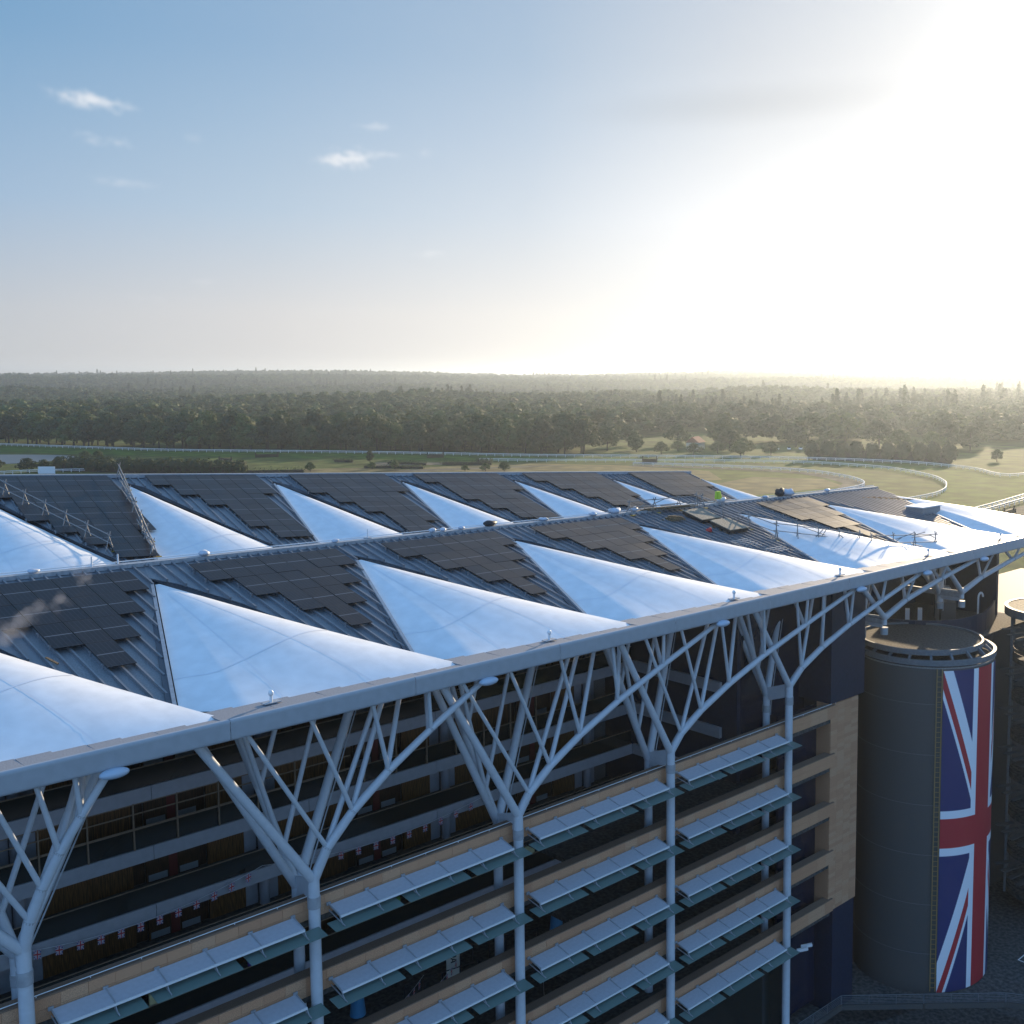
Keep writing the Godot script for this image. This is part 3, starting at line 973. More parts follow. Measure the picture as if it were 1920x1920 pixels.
func make_roof():
	var roof := thing("grandstand_roof", "long sawtooth roof of zinc triangles with solar arrays between white membranes", "roof")
	var nth := ["leftmost", "second", "third", "fourth", "fifth", "sixth", "seventh"]
	rng.seed = 4
	# front row
	for i in range(0, 7):
		var O := RD(i - 1)
		var U := (RD(i) - O).normalized()
		var V := AP(i) - O
		V = (V - U * U.dot(V)).normalized()
		var poly := PackedVector2Array([Vector2(0, -0.1), Vector2(12, -0.1), Vector2(11.66, 2.0), Vector2(7.5, 14.85), Vector2(6.75, 14.95), Vector2(4.5, 10.3), Vector2(2.8, 6.1), Vector2(0.8, 2.8), Vector2(-0.38, 1.6)])
		var cells := TILES7
		if i == 4 or i == 6:
			cells = []
		elif i == 5:
			cells = [[1, 0, 2], [2, 0, 3], [3, 0, 4], [4, 0, 3], [5, 0, 2], [6, 0, 1]]
		metal_slope(roof, nth[i] + " zinc triangle of the front row" + (" carrying a stepped solar array" if cells.size() else " without solar panels"), O, U, V, poly, 0.067, cells, 1.95, 1.05)
	for i in range(-1, 7):
		var T := RD(i).lerp(AP(i), 0.13) + Vector3(0.42, -0.1, 0)
		var a0 := AP(i) + Vector3(0.55, 0.12, 0.15)
		var a1 := AP(i + 1) + Vector3(1.6, 0.18, 2.9 + 0.15 * i)
		var B := func(s: float) -> Vector3:
			var zs := 2.2 - (1.35 * (1.0 - s) + 0.12)
			return Vector3(lerpf(a0.x, a1.x, s), lerpf(a0.y, 34.68, smoothstep(0.0, 0.2, s)), lerpf(a0.z, zs, smoothstep(0.0, 0.16, s)))
		membrane(roof, (nth[i + 1] if i < 6 else "last") + " white membrane of the front row", T, B, 0.12, 1.0)
	# rear row
	for i in range(-1, 6):
		var O := GP(12.0 * (i - 1), 0)
		var poly := PackedVector2Array([Vector2(0.1, -1.15), Vector2(12.2, -1.15), Vector2(11.35, 16.3), Vector2(11.15, 21.3), Vector2(10.95, 21.2), Vector2(8.8, 16.2), Vector2(7.6, 14.1), Vector2(5.7, 10.4), Vector2(3.75, 6.1), Vector2(1.6, 1.2), Vector2(0.2, -0.2)])
		var sets := [[], [[0, 0, 2], [1, 0, 4], [2, 0, 5], [3, 0, 6], [4, 0, 7], [5, 0, 7], [6, 0, 5]], [[0, 0, 1], [1, 0, 2], [2, 0, 3], [3, 0, 5], [4, 0, 6], [5, 0, 6], [6, 0, 2]], [[0, 0, 2], [1, 0, 3], [2, 0, 4], [3, 0, 6], [4, 0, 6], [5, 0, 5], [6, 0, 2]], [[0, 0, 1], [1, 0, 3], [2, 0, 4], [3, 0, 5], [4, 0, 6], [5, 0, 6], [6, 0, 2]], [[0, 0, 1], [1, 0, 2], [2, 0, 3], [3, 0, 4], [4, 0, 5], [5, 0, 5], [6, 0, 3]], [[1, 0, 3], [2, 0, 3], [3, 0, 4], [4, 0, 4], [5, 0, 4], [6, 0, 2]]]
		metal_slope(roof, nth[i + 1] + " zinc triangle of the rear row" + (" carrying a stepped solar array" if i >= 0 else ""), O, GU(), GV(), poly, 0.11, sets[i + 1], 1.95, -0.98, 1.305, 2.59)
	for i in range(-1, 6):
		var T := GP(12.0 * i + 0.35, 0.6)
		var l0 := GP(12.0 * i - 0.55, 21.0)
		var l1 := GP(12.0 * i + 11.6, 22.5)
		var B := func(s: float) -> Vector3:
			return l0.lerp(l1, s) + UP * (0.25 * sin(PI * s))
		membrane(roof, nth[i + 1] + " white membrane of the rear row", T, B, 0.1, 1.0)
	# ridges
	for i in range(-2, 6):
		var b := MB.new()
		b.beam(RD(i) + Vector3(0.01, 0.1, -0.15), RD(i + 1) + Vector3(-0.01, 0.1, -0.15), 0.6, 0.22)
		obj("ridge_cap", b, M.cap, roof)
		b = MB.new()
		b.beam(RD(i) + Vector3(0.01, 0.3, -0.42), RD(i + 1) + Vector3(-0.01, 0.3, -0.42), 0.05, 0.05)
		obj("safety_cable", b, M.white_metal, roof)
	for i in range(-2, 5):
		var b := MB.new()
		b.beam(GP(12.0 * i + 0.21, -1.3) + UP * 0.16, GP(12.0 * i + 12.19, -1.3) + UP * 0.16, 0.5, 0.32)
		obj("parapet_cap", b, M.cap, roof)
	# back of the front row, and the valley up to the rear row
	var b := MB.new()
	b.slab(PackedVector3Array([RD(-2) + Vector3(0, -0.1, -0.45), Vector3(-13, 33.6, -31), Vector3(85, 33.2, -31), RD(6) + Vector3(0, -0.1, -0.45)]), UP, 0.3)
	obj("valley_sheet", b, M.zinc_edge, roof)
	b = MB.new()
	b.slab(PackedVector3Array([Vector3(-14, 33.5, -30.9), Vector3(-14, 33.4, -50), Vector3(80, 33.1, -45), Vector3(88, 33.1, -30.9)]), UP, 0.3)
	obj("valley_sheet", b, M.zinc_edge, roof)
	# eave: stepped plates, then the long fascia in lengths
	for i in range(-1, 7):
		for k in 10:
			var s := (k + 0.5) / 10.0
			var x0 := AP(i).x + 1.0 + k * 1.2
			var w := (1.35 * (1.0 - (k + 0.0) / 10.5) + 0.34)
			var q := MB.new()
			q.slab(PackedVector3Array([Vector3(x0, 34.85, 2.255), Vector3(x0 + 1.195, 34.85, 2.255), Vector3(x0 + 1.195, 34.82 - 0.02 * (k % 2), 2.255 - w), Vector3(x0, 34.82 - 0.02 * (k % 2), 2.255 - w)]), UP, 0.05)
			obj("eave_plate", q, M.eave, roof)
		for k in 3:
			var q := MB.new()
			var x0 := AP(i).x - 0.6 + k * 0.62
			q.span(Vector3(x0, 34.3, -0.2 + 0.5 * k), Vector3(x0 + 0.45, 34.42, 2.0))
			obj("gutter_outlet", q, M.zinc_edge, roof)
	var prof := [Vector2(2.26, 34.86), Vector2(2.34, 34.855), Vector2(2.39, 34.83), Vector2(2.42, 34.78), Vector2(2.43, 34.7), Vector2(2.43, 34.1), Vector2(2.42, 34.03), Vector2(2.38, 33.98), Vector2(2.3, 33.95), Vector2(1.85, 33.95)]
	var x := -10.4
	while x < 97.0:
		var q := MB.new()
		var P := []
		for p in prof:
			P.append([Vector3(x, p.y, p.x), Vector3(x + 8.84, p.y, p.x)])
		q.sheet(P, Vector3(0, 0.2, 1))
		obj("fascia_panel", q, M.fascia, roof)
		x += 8.86
	b = MB.new()
	b.span(Vector3(-10.4, 33.9, 1.5), Vector3(97, 34.2, 1.84))
	obj("eave_beam", b, M.steel, roof)
	# rear face under the far ridge
	b = MB.new()
	b.quad(GP(60.3, -1.35), GP(-24.5, -1.35), Vector3(GP(-24.5, -1.35).x, 8, GP(-24.5, -1.35).z), Vector3(GP(60.3, -1.35).x, 8, GP(60.3, -1.35).z))
	obj("rear_screen", b, M.zinc_edge, roof)
	# lamp pods under the eave
	var lx := [2.73, 20.3, 38.0, 53.0, 62.0, 71.0]
	var ln := ["leftmost egg shaped lamp pod under the eave", "second egg shaped lamp pod, over a steel tree", "third egg shaped lamp pod under the eave", "fourth egg shaped lamp pod, near the navy wall", "fifth egg shaped lamp pod, above the plant room", "egg shaped lamp pod nearest the right frame edge"]
	for k in 6:
		var p := Vector3(lx[k], 33.86, 2.52)
		var t := thing("lamp_pod", ln[k], "lamp", p, 0.0, "lamp pods along the eave")
		var q := MB.new(p)
		q.ball(p, Vector3(0.56, 0.2, 0.3), 16, 10)
		obj("shell", q, mat(lin(0.4, 0.5, 0.62), 0.3), t)
		q = MB.new(p)
		q.beam(p + Vector3(0.1, 0.15, -0.25), p + Vector3(0.1, 0.75, -0.12), 0.08, 0.08, Vector3.FORWARD)
		obj("stalk", q, M.fascia, t)
	# anchor posts on the eave plates
	var ax := [9.6, 25.2, 40.4, 52.0, 64.0, 76.0]
	for k in 6:
		var p := Vector3(ax[k], 34.87, 1.35)
		var t := thing("anchor_post", ["leftmost", "second", "third", "fourth", "fifth", "last"][k] + " stubby white anchor post along the eave plates", "post", p, 0.0, "anchor posts on the eave")
		var q := MB.new(p)
		q.box(p + UP * 0.02, Vector3(0.75, 0.04, 0.4))
		obj("base_plate", q, M.cap, t)
		q = MB.new(p)
		q.tube(p, p + UP * 0.38, 0.07, 0.06, 10)
		q.ball(p + UP * 0.42, Vector3(0.12, 0.14, 0.12), 10, 6)
		obj("post", q, M.white_metal, t)

# ---------------------------------------------------------------- steel trees
func make_steel_trees():
	var ny := [26.89, 25.61, 25.15, 25.66, 27.36, 30.3, 30.6]
	var ex := [2.73, 20.4, 38.1, 53.0, 62.0, 71.0, 84.0]
	var nm := ["leftmost", "second", "third", "fourth", "fifth", "sixth", "last"]
	for i in 7:
		var foot: float = -8.0 if i < 5 else ny[i] - 0.55
		var base := Vector3(12.0 * i, foot, 0)
		var t := thing("steel_tree_column", nm[i] + " pale steel tree column of the front line, from the left", "column", base, 0.0, "front steel tree columns")
		var N := Vector3(12.0 * i, ny[i], 0)
		var b := MB.new(base)
		b.tube(base, N + UP * 0.1, 0.29 if i < 5 else 0.2, 0.27 if i < 5 else 0.2, 18)
		b.ball(N + UP * 0.1, Vector3(0.28, 0.28, 0.28), 14, 8)
		obj("shaft", b, M.steel, t)
		b = MB.new(base)
		b.tube(N - UP * 1.3, N - UP * 0.75, 0.3, 0.3, 18)
		obj("collar", b, M.steel_mark, t)
		if i >= 5:
			b = MB.new(base)
			b.beam(N + Vector3(0, -0.3, 0), N + Vector3(0, -0.3, -6.0), 0.3, 0.4)
			obj("wall_bracket", b, M.steel_mark, t)
		# left arm, straight to the eave beam
		b = MB.new(base)
		b.tube(N, Vector3(N.x - 5.8, 33.95, 1.5), 0.23, 0.19, 12)
		obj("arm", b, M.steel, t)
		# right arm, bending outwards, with struts and hangers from its joints
		var h: float = 33.85 - ny[i]
		var js := [N]
		var fr := [0.19, 0.38, 0.58, 0.78, 1.0] if i != 2 and i != 3 else [0.14, 0.29, 0.45, 0.62, 0.8, 1.0]
		if i >= 5:
			fr = [0.35, 0.7, 1.0]
		for f in fr:
			js.append(Vector3(N.x + (ex[i] - N.x) * pow(f, 1.65), N.y + h * f * (0.97 if f < 1.0 else 0.985), 1.9 * f))
		b = MB.new(base)
		b.path(js, 0.25, 0.15, 12)
		obj("bent_arm", b, M.steel, t)
		for k in range(1, js.size() - 1):
			var J: Vector3 = js[k]
			var dy := 33.9 - J.y
			b = MB.new(base)
			b.tube(J, Vector3(J.x - 0.095 * dy * dy, 33.95, 1.95), 0.115, 0.1, 10)
			obj("hanger", b, M.steel, t)
			b = MB.new(base)
			b.tube(J - Vector3(0.1, 0.1, 0), Vector3(J.x + 0.56 * dy, 34.2, -0.7), 0.14, 0.125, 10)
			obj("strut", b, M.steel, t)
			b = MB.new(base)
			var dr: Vector3 = (js[k + 1] - J).normalized()
			b.tube(J - dr * 0.05, J + dr * 0.05, 0.25 - 0.02 * k, 0.25 - 0.02 * k, 12)
			obj("joint_ring", b, M.steel_mark, t)
	for i in 7:
		var foot: float = -8.0 if i < 5 else ny[i] - 1.2
		var base := Vector3(12.0 * i + 0.35, foot, -2.3)
		var n2: float = ny[i] - 1.2 if i < 5 else ny[i] - 0.6
		var t := thing("steel_tree_column", nm[i] + " steel tree column of the rear line, behind its front twin", "column", base, 0.0, "rear steel tree columns")
		var N := Vector3(base.x, n2, base.z)
		var b := MB.new(base)
		b.tube(base, N + UP * 0.1, 0.28, 0.26, 16)
		b.ball(N + UP * 0.1, Vector3(0.27, 0.27, 0.27), 12, 8)
		obj("shaft", b, M.steel, t)
		b = MB.new(base)
		b.tube(N - UP * 1.2, N - UP * 0.7, 0.29, 0.29, 16)
		obj("collar", b, M.steel_mark, t)
		b = MB.new(base)
		b.tube(N, Vector3(N.x - 5.6, 34.1, -0.6), 0.22, 0.18, 12)
		obj("arm", b, M.steel, t)
		b = MB.new(base)
		b.tube(N, Vector3(N.x + 6.0, 35.0, -5.2), 0.26, 0.22, 12)
		obj("arm", b, M.steel, t)
		b = MB.new(base)
		b.path([N + Vector3(0.1, -1.4, 0.3), N + Vector3(0.15, -0.2, 0.32), Vector3(N.x + 6.1, 34.8, -4.9)], 0.035, 0.035, 8)
		obj("drain_pipe", b, M.cap, t)
		# left lattice arm
		var h := 35.6 - n2
		var K := [N, N + Vector3(-0.35, h * 0.16, -0.6), N + Vector3(-1.0, h * 0.42, -1.5), N + Vector3(-1.7, h * 0.68, -2.4), N + Vector3(-2.4, h * 0.95, -3.2)]
		b = MB.new(base)
		b.path(K, 0.24, 0.15, 12)
		obj("bent_arm", b, M.steel, t)
		for k in [1, 2, 3]:
			b = MB.new(base)
			b.tube(K[k], Vector3(K[k].x - 3.4 + 0.6 * k, 34.9, K[k].z + 0.9), 0.14, 0.12, 10)
			obj("hanger", b, M.steel, t)
			b = MB.new(base)
			b.tube(K[k], Vector3(K[k].x + 4.0 - 0.8 * k, 35.2, K[k].z - 0.8), 0.13, 0.11, 10)
			obj("strut", b, M.steel, t)
		b = MB.new(base)
		b.beam(N + Vector3(-0.1, 0.15, 0.2), Vector3(12.0 * i, ny[i] - 0.35, -0.2), 0.1, 0.9)
		obj("tie_plate", b, M.steel, t)

# ---------------------------------------------------------------- building
const TOPS := [24.5, 20.78, 17.0, 13.25, 9.45]

func make_building():
	rng.seed = 21
	var g := thing("grandstand", "grandstand front with terracotta balcony bands, sun shades and dark galleries behind", "building")
	# balcony bands
	var pm := MB.new()
	pm.box(Vector3(0, -0.245, 0), Vector3(1.028, 0.462, 0.1))
	pm.box(Vector3(0, -0.72, 0), Vector3(1.028, 0.462, 0.1))
	var pmesh := pm.mesh()
	for r in 5:
		var T: float = TOPS[r]
		var band := part("balcony_band", g, Vector3(0, T, -0.5))
		for k in 60:
			if (T == TOPS[0] or k * 1.04 - 8.0 < 54.0) and r * 60 + k < 300:
				var o := obj("cladding_panel", pmesh, [M.tile, M.tile, M.tile_b, M.tile_c][rng.randi() % 4], band)
				o.position = Vector3(-7.5 + 1.04 * k, 0, -0.05 + rng.randf_range(-0.004, 0.004))
		var b := MB.new()
		b.span(Vector3(-8.1, -1.0, -0.14), Vector3(54.3, -0.02, -0.42))
		obj("backing_wall", b, M.slab, band)
		b = MB.new()
		b.span(Vector3(-8.1, 0.0, 0.03), Vector3(54.3, 0.06, -0.62))
		obj("coping", b, M.coping, band)
		b = MB.new()
		b.span(Vector3(-8.1, -1.32, -0.16), Vector3(29.9, -1.02, -1.6))
		obj("deck", b, M.floor, band)
		b = MB.new()
		b.span(Vector3(30, -1.32, -0.16), Vector3(54.2, -1.02, -1.6 if r < 1 else -6.5))
		obj("deck", b, M.floor, band)
		b = MB.new()
		b.tube(Vector3(-8, 0.14, -0.1), Vector3(54, 0.14, -0.1), 0.022, 0.022, 8)
		for k in 32:
			b.tube(Vector3(-7.5 + 2.0 * k, 0.06, -0.1), Vector3(-7.5 + 2.0 * k, 0.14, -0.1), 0.02, 0.02, 6, false)
		if r == 0:
			obj("handrail", b, M.white_metal, band)
		if r < 4:
			b = MB.new()
			b.tube(Vector3(-8, -1.75, -0.9), Vector3(46, -1.75, -0.9), 0.03, 0.03, 6)
			obj("service_pipe", b, M.mullion, band)
	# sun shades, one to a bay
	var lou := MB.new()
	lou.slab(PackedVector3Array([Vector3(0.01, -0.2, 1.02), Vector3(2.03, -0.2, 1.02), Vector3(2.03, 0, 0), Vector3(0.01, 0, 0)]), Vector3(0, 0.98, 0.19), 0.03)
	var lmesh := lou.mesh()
	var lip := MB.new()
	lip.span(Vector3(0, -0.27, 1.02), Vector3(10.2, -0.17, 1.1))
	var lipmesh := lip.mesh()
	var gp := MB.new()
	gp.slab(PackedVector3Array([Vector3(0, -0.1, 0.85), Vector3(3.62, -0.1, 0.85), Vector3(3.62, 0, 0), Vector3(0, 0, 0)]), UP, 0.03)
	var gmesh := gp.mesh()
	var br := MB.new()
	br.box(Vector3(0, 0.0, 0.0), Vector3(0.2, 0.14, 0.08))
	br.beam(Vector3(0, 0, 0), Vector3(0, -0.22, 1.05), 0.04, 0.07)
	br.beam(Vector3(0, -0.24, 1.0), Vector3(0, -0.56, 1.3), 0.03, 0.05)
	br.beam(Vector3(0, -0.3, 0.02), Vector3(0, -0.56, 1.5), 0.035, 0.05)
	var brmesh := br.mesh()
	for r in 5:
		for bay in range(-1, 4):
			var T: float = TOPS[r]
			var s := part("sun_shade", g, Vector3(12.0 * bay, T - 0.52, -0.42))
			for k in 5:
				var o := obj("louvre_panel", lmesh, M.louvre, s)
				o.position = Vector3(0.95 + 2.04 * k, 0, 0.05)
			var e := obj("front_edge", lipmesh, M.white_metal, s)
			e.position = Vector3(0.95, 0, 0.05)
			for k in 3:
				var o := obj("glass_pane", gmesh, M.glass_pane, s)
				o.position = Vector3(0.45 + 3.98 * k, -0.5, 0.74)
			for k in 6:
				var o := obj("bracket", brmesh, M.steel_mark, s)
				o.position = Vector3(0.95 + 2.04 * k, 0.02, 0.0)
	# galleries round the atrium
	var gt := [26.95, 23.6, 20.3, 16.9, 13.5]
	for r in gt.size():
		var T: float = gt[r]
		var y := part("gallery", g, Vector3(0, T, -14))
		for k in 6:
			var b := MB.new()
			b.span(Vector3(-8.0 + 9.06 * k, -0.78, 0.0), Vector3(-8.0 + 9.06 * k + 9.03, 0, -0.25))
			obj("slab_edge", b, M.gallery, y)
		var b := MB.new()
		b.span(Vector3(-8, -0.5, -0.26), Vector3(46.6, -0.1, -3.2))
		obj("deck", b, M.floor, y)
		b = MB.new()
		b.span(Vector3(46.35, -0.78, 0.01), Vector3(46.6, 0, 9.0))
		obj("slab_edge", b, M.gallery, y)
		b = MB.new()
		b.span(Vector3(-8, 0.01, -0.1), Vector3(46.3, 1.06, -0.13))
		obj("balustrade_glass", b, M.black_glass, y)
		b = MB.new()
		b.tube(Vector3(-8, 1.1, -0.1), Vector3(46.3, 1.1, -0.1), 0.035, 0.035, 8)
		obj("handrail", b, M.mullion, y)
		if r == 1:
			b = MB.new()
			for k in 20:
				b.span(Vector3(-7.0 + 2.3 * k, 0.0, 0.02), Vector3(-6.93 + 2.3 * k, 2.6, -0.1))
			for hy in [1.15, 1.95, 2.5]:
				b.span(Vector3(-8, hy, -0.02), Vector3(22, hy + 0.06, -0.08))
			obj("window_frame", b, M.mullion, y)
		# wall behind: timber panels, doors with kick plates, red strips, pale piers
		var x := -8.0
		var hh := 3.35 if r > 0 else 3.0
		while x < 45.5:
			var seq := [[2.4, "wall_panel", M.wood], [2.4, "wall_panel", M.wood_b], [0.7, "recess", M.door], [1.25, "door", M.door], [0.5, "red_panel", M.red_wall], [1.25, "door", M.door], [0.5, "recess", M.door], [2.2, "wall_panel", M.wood], [0.75, "pale_panel", M.gallery], [0.55, "", null], [0.75, "pale_panel", M.gallery]]
			for q in seq:
				if q[1] != "" and x + q[0] < 46.3:
					var d := 0.25 if q[1] == "recess" else 0.0
					b = MB.new()
					b.span(Vector3(x + 0.008, -0.09, -3.0 - d), Vector3(x + q[0] - 0.008, hh - 0.9, -3.12 - d))
					var o := obj(q[1], b, q[2], y)
					if q[1] == "door":
						b = MB.new()
						b.span(Vector3(x + 0.1, -0.02, -2.97), Vector3(x + q[0] - 0.1, 0.36, -2.99))
						obj("kick_plate", b, M.kick, o)
				elif q[1] == "" and x < 45:
					b = MB.new()
					b.tube(Vector3(x + 0.28, -0.09, -2.7), Vector3(x + 0.28, hh - 0.8, -2.7), 0.3, 0.3, 14)
					obj("pier", b, M.gallery, y)
				x += q[0]
	# atrium floor, back wall, ends
	var b := MB.new()
	b.span(Vector3(-14, 8.7, -0.7), Vector3(46.3, 9.0, -17.4))
	obj("atrium_floor", b, M.floor, g)
	b = MB.new()
	b.span(Vector3(-14, 9.0, -17.4), Vector3(46.6, 33.4, -17.9))
	obj("back_wall", b, M.plaster, g)
	b = MB.new()
	b.span(Vector3(-14, 30.3, -13.0), Vector3(46.6, 33.4, -17.4))
	obj("ceiling_box", b, M.plaster, g)
	b = MB.new()
	b.span(Vector3(-14.4, -8, 0), Vector3(-14, 36, -44))
	obj("end_wall", b, M.navy, g)
	b = MB.new()
	b.span(Vector3(46.62, 8, -3.6), Vector3(47.0, 33.6, -18))
	obj("end_wall", b, M.navy, g)
	b = MB.new()
	b.span(Vector3(47.01, 0, -3.6), Vector3(54.6, 33.6, -4.2))
	obj("end_wall", b, M.navy_glass, g)
	b = MB.new()
	b.span(Vector3(-14, -8, -0.9), Vector3(48.6, 8.2, -1.2))
	obj("ground_storey", b, M.black_glass, g)
	b = MB.new()
	b.span(Vector3(-14, 0, -17.95), Vector3(70, 33, -40))
	obj("rear_block", b, M.plaster, g)
	# end block: navy above, brick frame with recessed glass, navy below
	b = MB.new()
	b.span(Vector3(53.9, 24.62, -0.62), Vector3(58.3, 33.4, -20))
	obj("upper_block", b, M.navy, g)
	b = MB.new()
	b.span(Vector3(54.7, 0, -0.75), Vector3(57.5, 24.6, -20))
	obj("lower_block", b, M.navy, g)
	b = MB.new()
	b.span(Vector3(49.3, 1.0, -1.9), Vector3(54.0, 24.4, -2.1))
	obj("recessed_glass", b, M.navy_glass, g)
	var brick := BoxMesh.new()
	brick.size = Vector3(0.885, 0.286, 0.1)
	var pier := part("brick_pier", g, Vector3(53.9, 8.5, -0.6))
	for row in 55:
		for k in 4:
			var o := obj("brick", brick, [M.tile, M.tile_b, M.tile_c][rng.randi() % 3], pier)
			o.position = Vector3(0.45 + 0.9 * k, 0.15 + 0.292 * row, -0.055 + rng.randf_range(-0.004, 0.004))
	b = MB.new()
	b.span(Vector3(0.0, 0, -0.12), Vector3(3.6, 16.1, -1.3))
	obj("pier_core", b, M.tile_b, pier)
	# concourse inside: low counters, rails and cloths
	for k in 7:
		b = MB.new()
		b.span(Vector3(4.0 + 5.6 * k, 13.0, -14.2), Vector3(8.6 + 5.6 * k, 15.2, -14.35))
		obj("counter_front", b, [M.purple, M.yellow, M.purple, M.green, M.black_glass, M.yellow, M.blue][k], g)

func make_concourse_things():
	# bunting strings with little red, white and blue pennants
	var im := Image.create(24, 24, false, Image.FORMAT_RGB8)
	im.fill(lin(0.05, 0.06, 0.25))
	for k in 24:
		for d in [-2, -1, 0, 1, 2]:
			for s in [k, 23 - k]:
				var y := clampi(s + d, 0, 23)
				im.set_pixel(k, y, lin(0.5, 0.05, 0.06) if d == 0 else lin(0.6, 0.6, 0.62))
	im.fill_rect(Rect2i(8, 0, 8, 24), lin(0.6, 0.6, 0.62))
	im.fill_rect(Rect2i(0, 8, 24, 8), lin(0.6, 0.6, 0.62))
	im.fill_rect(Rect2i(10, 0, 4, 24), lin(0.5, 0.05, 0.06))
	im.fill_rect(Rect2i(0, 10, 24, 4), lin(0.5, 0.05, 0.06))
	var fm := mat(Color.WHITE, 0.85)
	fm.albedo_texture = ImageTexture.create_from_image(im)
	var strings := [[Vector3(13.5, 16.6, -1.5), Vector3(24, 12.3, -9.5)], [Vector3(16.5, 16.6, -1.5), Vector3(27, 12.2, -10)], [Vector3(27, 13.0, -1.6), Vector3(33, 10.6, -9)], [Vector3(14, 12.6, -1.6), Vector3(21, 10.4, -8)], [Vector3(2, 20.6, -13.7), Vector3(16, 20.6, -13.7)], [Vector3(16, 20.6, -13.7), Vector3(33, 20.5, -13.7)], [Vector3(29, 16.8, -1.6), Vector3(37, 12.4, -9)]]
	var sl := ["bunting string hanging behind the second band, left one", "bunting string hanging behind the second band, right one", "bunting string low between the third and fourth columns", "lowest bunting string beside the second column", "bunting draped along the left inner gallery front", "bunting draped along the middle inner gallery front", "bunting string left of the fourth column"]
	for k in strings.size():
		var a: Vector3 = strings[k][0]
		var c: Vector3 = strings[k][1]
		var t := thing("bunting", sl[k], "bunting", a, 0.0, "flag bunting strings in the atrium")
		var pts := []
		var m := 14
		for j in m + 1:
			var f := float(j) / m
			pts.append(a.lerp(c, f) - UP * (0.9 * 4.0 * f * (1.0 - f)))
		var b := MB.new(a)
		for j in m:
			b.tube(pts[j], pts[j + 1], 0.012, 0.012, 5, false)
		obj("cord", b, M.white_metal, t)
		for j in range(1, m):
			var p: Vector3 = pts[j]
			var d: Vector3 = (pts[j + 1] - pts[j - 1]).normalized()
			b = MB.new(a)
			b.quad(p - d * 0.02 - UP * 0.48, p + d * 0.3 - UP * 0.5, p + d * 0.32, p - d * 0.02)
			obj("pennant", b, fm, t)
	# the pale banner column with its lettering
	var t := thing("banner_stand", "tall pale banner reading OUDA inside the atrium", "banner", Vector3(28.3, 9.0, -12.6), -0.72)
	var b := MB.new()
	b.box(Vector3(0, 1.7, 0), Vector3(0.85, 3.4, 0.35))
	obj("banner_body", b, M.cream, t)
	var f := SystemFont.new()
	f.font_names = PackedStringArray(["Droid Sans"])
	f.font_weight = 700
	var tm := TextMesh.new()
	tm.text = "OUDA"
	tm.font = f
	tm.font_size = 64
	tm.pixel_size = 0.0085
	tm.depth = 0.01
	var o := obj("lettering", tm, M.blackbag, t)
	o.position = Vector3(0.05, 2.0, 0.185)
	o.rotation.z = -PI / 2
	# blue covered figures, barriers
	var sp := [[21.8, -13.6, "pale blue covered statue left of the banner"], [37.4, -12.8, "blue covered statue right of the third column"]]
	for s in sp:
		var q := thing("covered_statue", s[2], "statue", Vector3(s[0], 9.0, s[1]), 0.0, "blue covered statues in the atrium")
		b = MB.new()
		b.tube(Vector3(0, 0, 0), Vector3(0, 1.5, 0), 0.5, 0.34, 12)
		obj("skirt", b, M.blue, q)
		b = MB.new()
		b.tube(Vector3(0, 1.5, 0), Vector3(0.02, 2.3, 0), 0.34, 0.4, 12)
		b.ball(Vector3(0.02, 2.4, 0), Vector3(0.4, 0.3, 0.36), 12, 8)
		obj("torso", b, M.blue, q)
	var bar := [[Vector3(24.5, 9, -12.5), Vector3(29.5, 9, -11.5), "black barrier rail around the banner"], [Vector3(30.5, 9, -13.5), Vector3(35, 9, -12), "black barrier rail right of the banner"]]
	for k in bar:
		var q := thing("barrier", k[2], "barrier", k[0], 0.0, "barriers in the atrium")
		for j in 5:
			var p: Vector3 = k[0].lerp(k[1], j / 4.0)
			b = MB.new(k[0])
			b.tube(p, p + UP * 1.3, 0.05, 0.05, 8)
			obj("post", b, M.blackbag, q)
		b = MB.new(k[0])
		b.tube(k[0] + UP * 1.25, k[1] + UP * 1.25, 0.035, 0.035, 8)
		obj("bar", b, M.blackbag, q)
	b = MB.new()
	var ot := thing("orange_awning", "small orange awning seen under the gallery by the third column", "awning", Vector3(38.5, 15.4, -13.4))
	b.slab(PackedVector3Array([Vector3(-0.9, 0, 0.5), Vector3(0.9, 0, 0.5), Vector3(0.9, 0.35, -0.3), Vector3(-0.9, 0.35, -0.3)]), UP, 0.08)
	obj("canopy", b, M.orange, ot)
	b = MB.new()
	b.span(Vector3(-0.05, -0.5, -0.28), Vector3(0.05, 0.3, -0.2))
	obj("bracket", b, M.blackbag, ot)
	# camera pair on the fifth column
	var c := thing("camera_bracket", "pair of white cameras on the fifth front column", "camera", Vector3(48.3, 7.4, 0.1))
	b = MB.new()
	b.tube(Vector3(0, 0, 0), Vector3(0.9, 0.35, 0.35), 0.05, 0.04, 8)
	obj("arm", b, M.blackbag, c)
	for k in 2:
		b = MB.new()
		b.beam(Vector3(0.7 + 0.5 * k, 0.3 + 0.1 * k, 0.1), Vector3(1.1 + 0.5 * k, 0.55 + 0.1 * k, 0.75), 0.2, 0.2)
		obj("housing", b, M.white_paint, c)

# ---------------------------------------------------------------- drum tower and its neighbours
const TC := Vector3(66.6, 0, -0.3)
const TR := 5.55

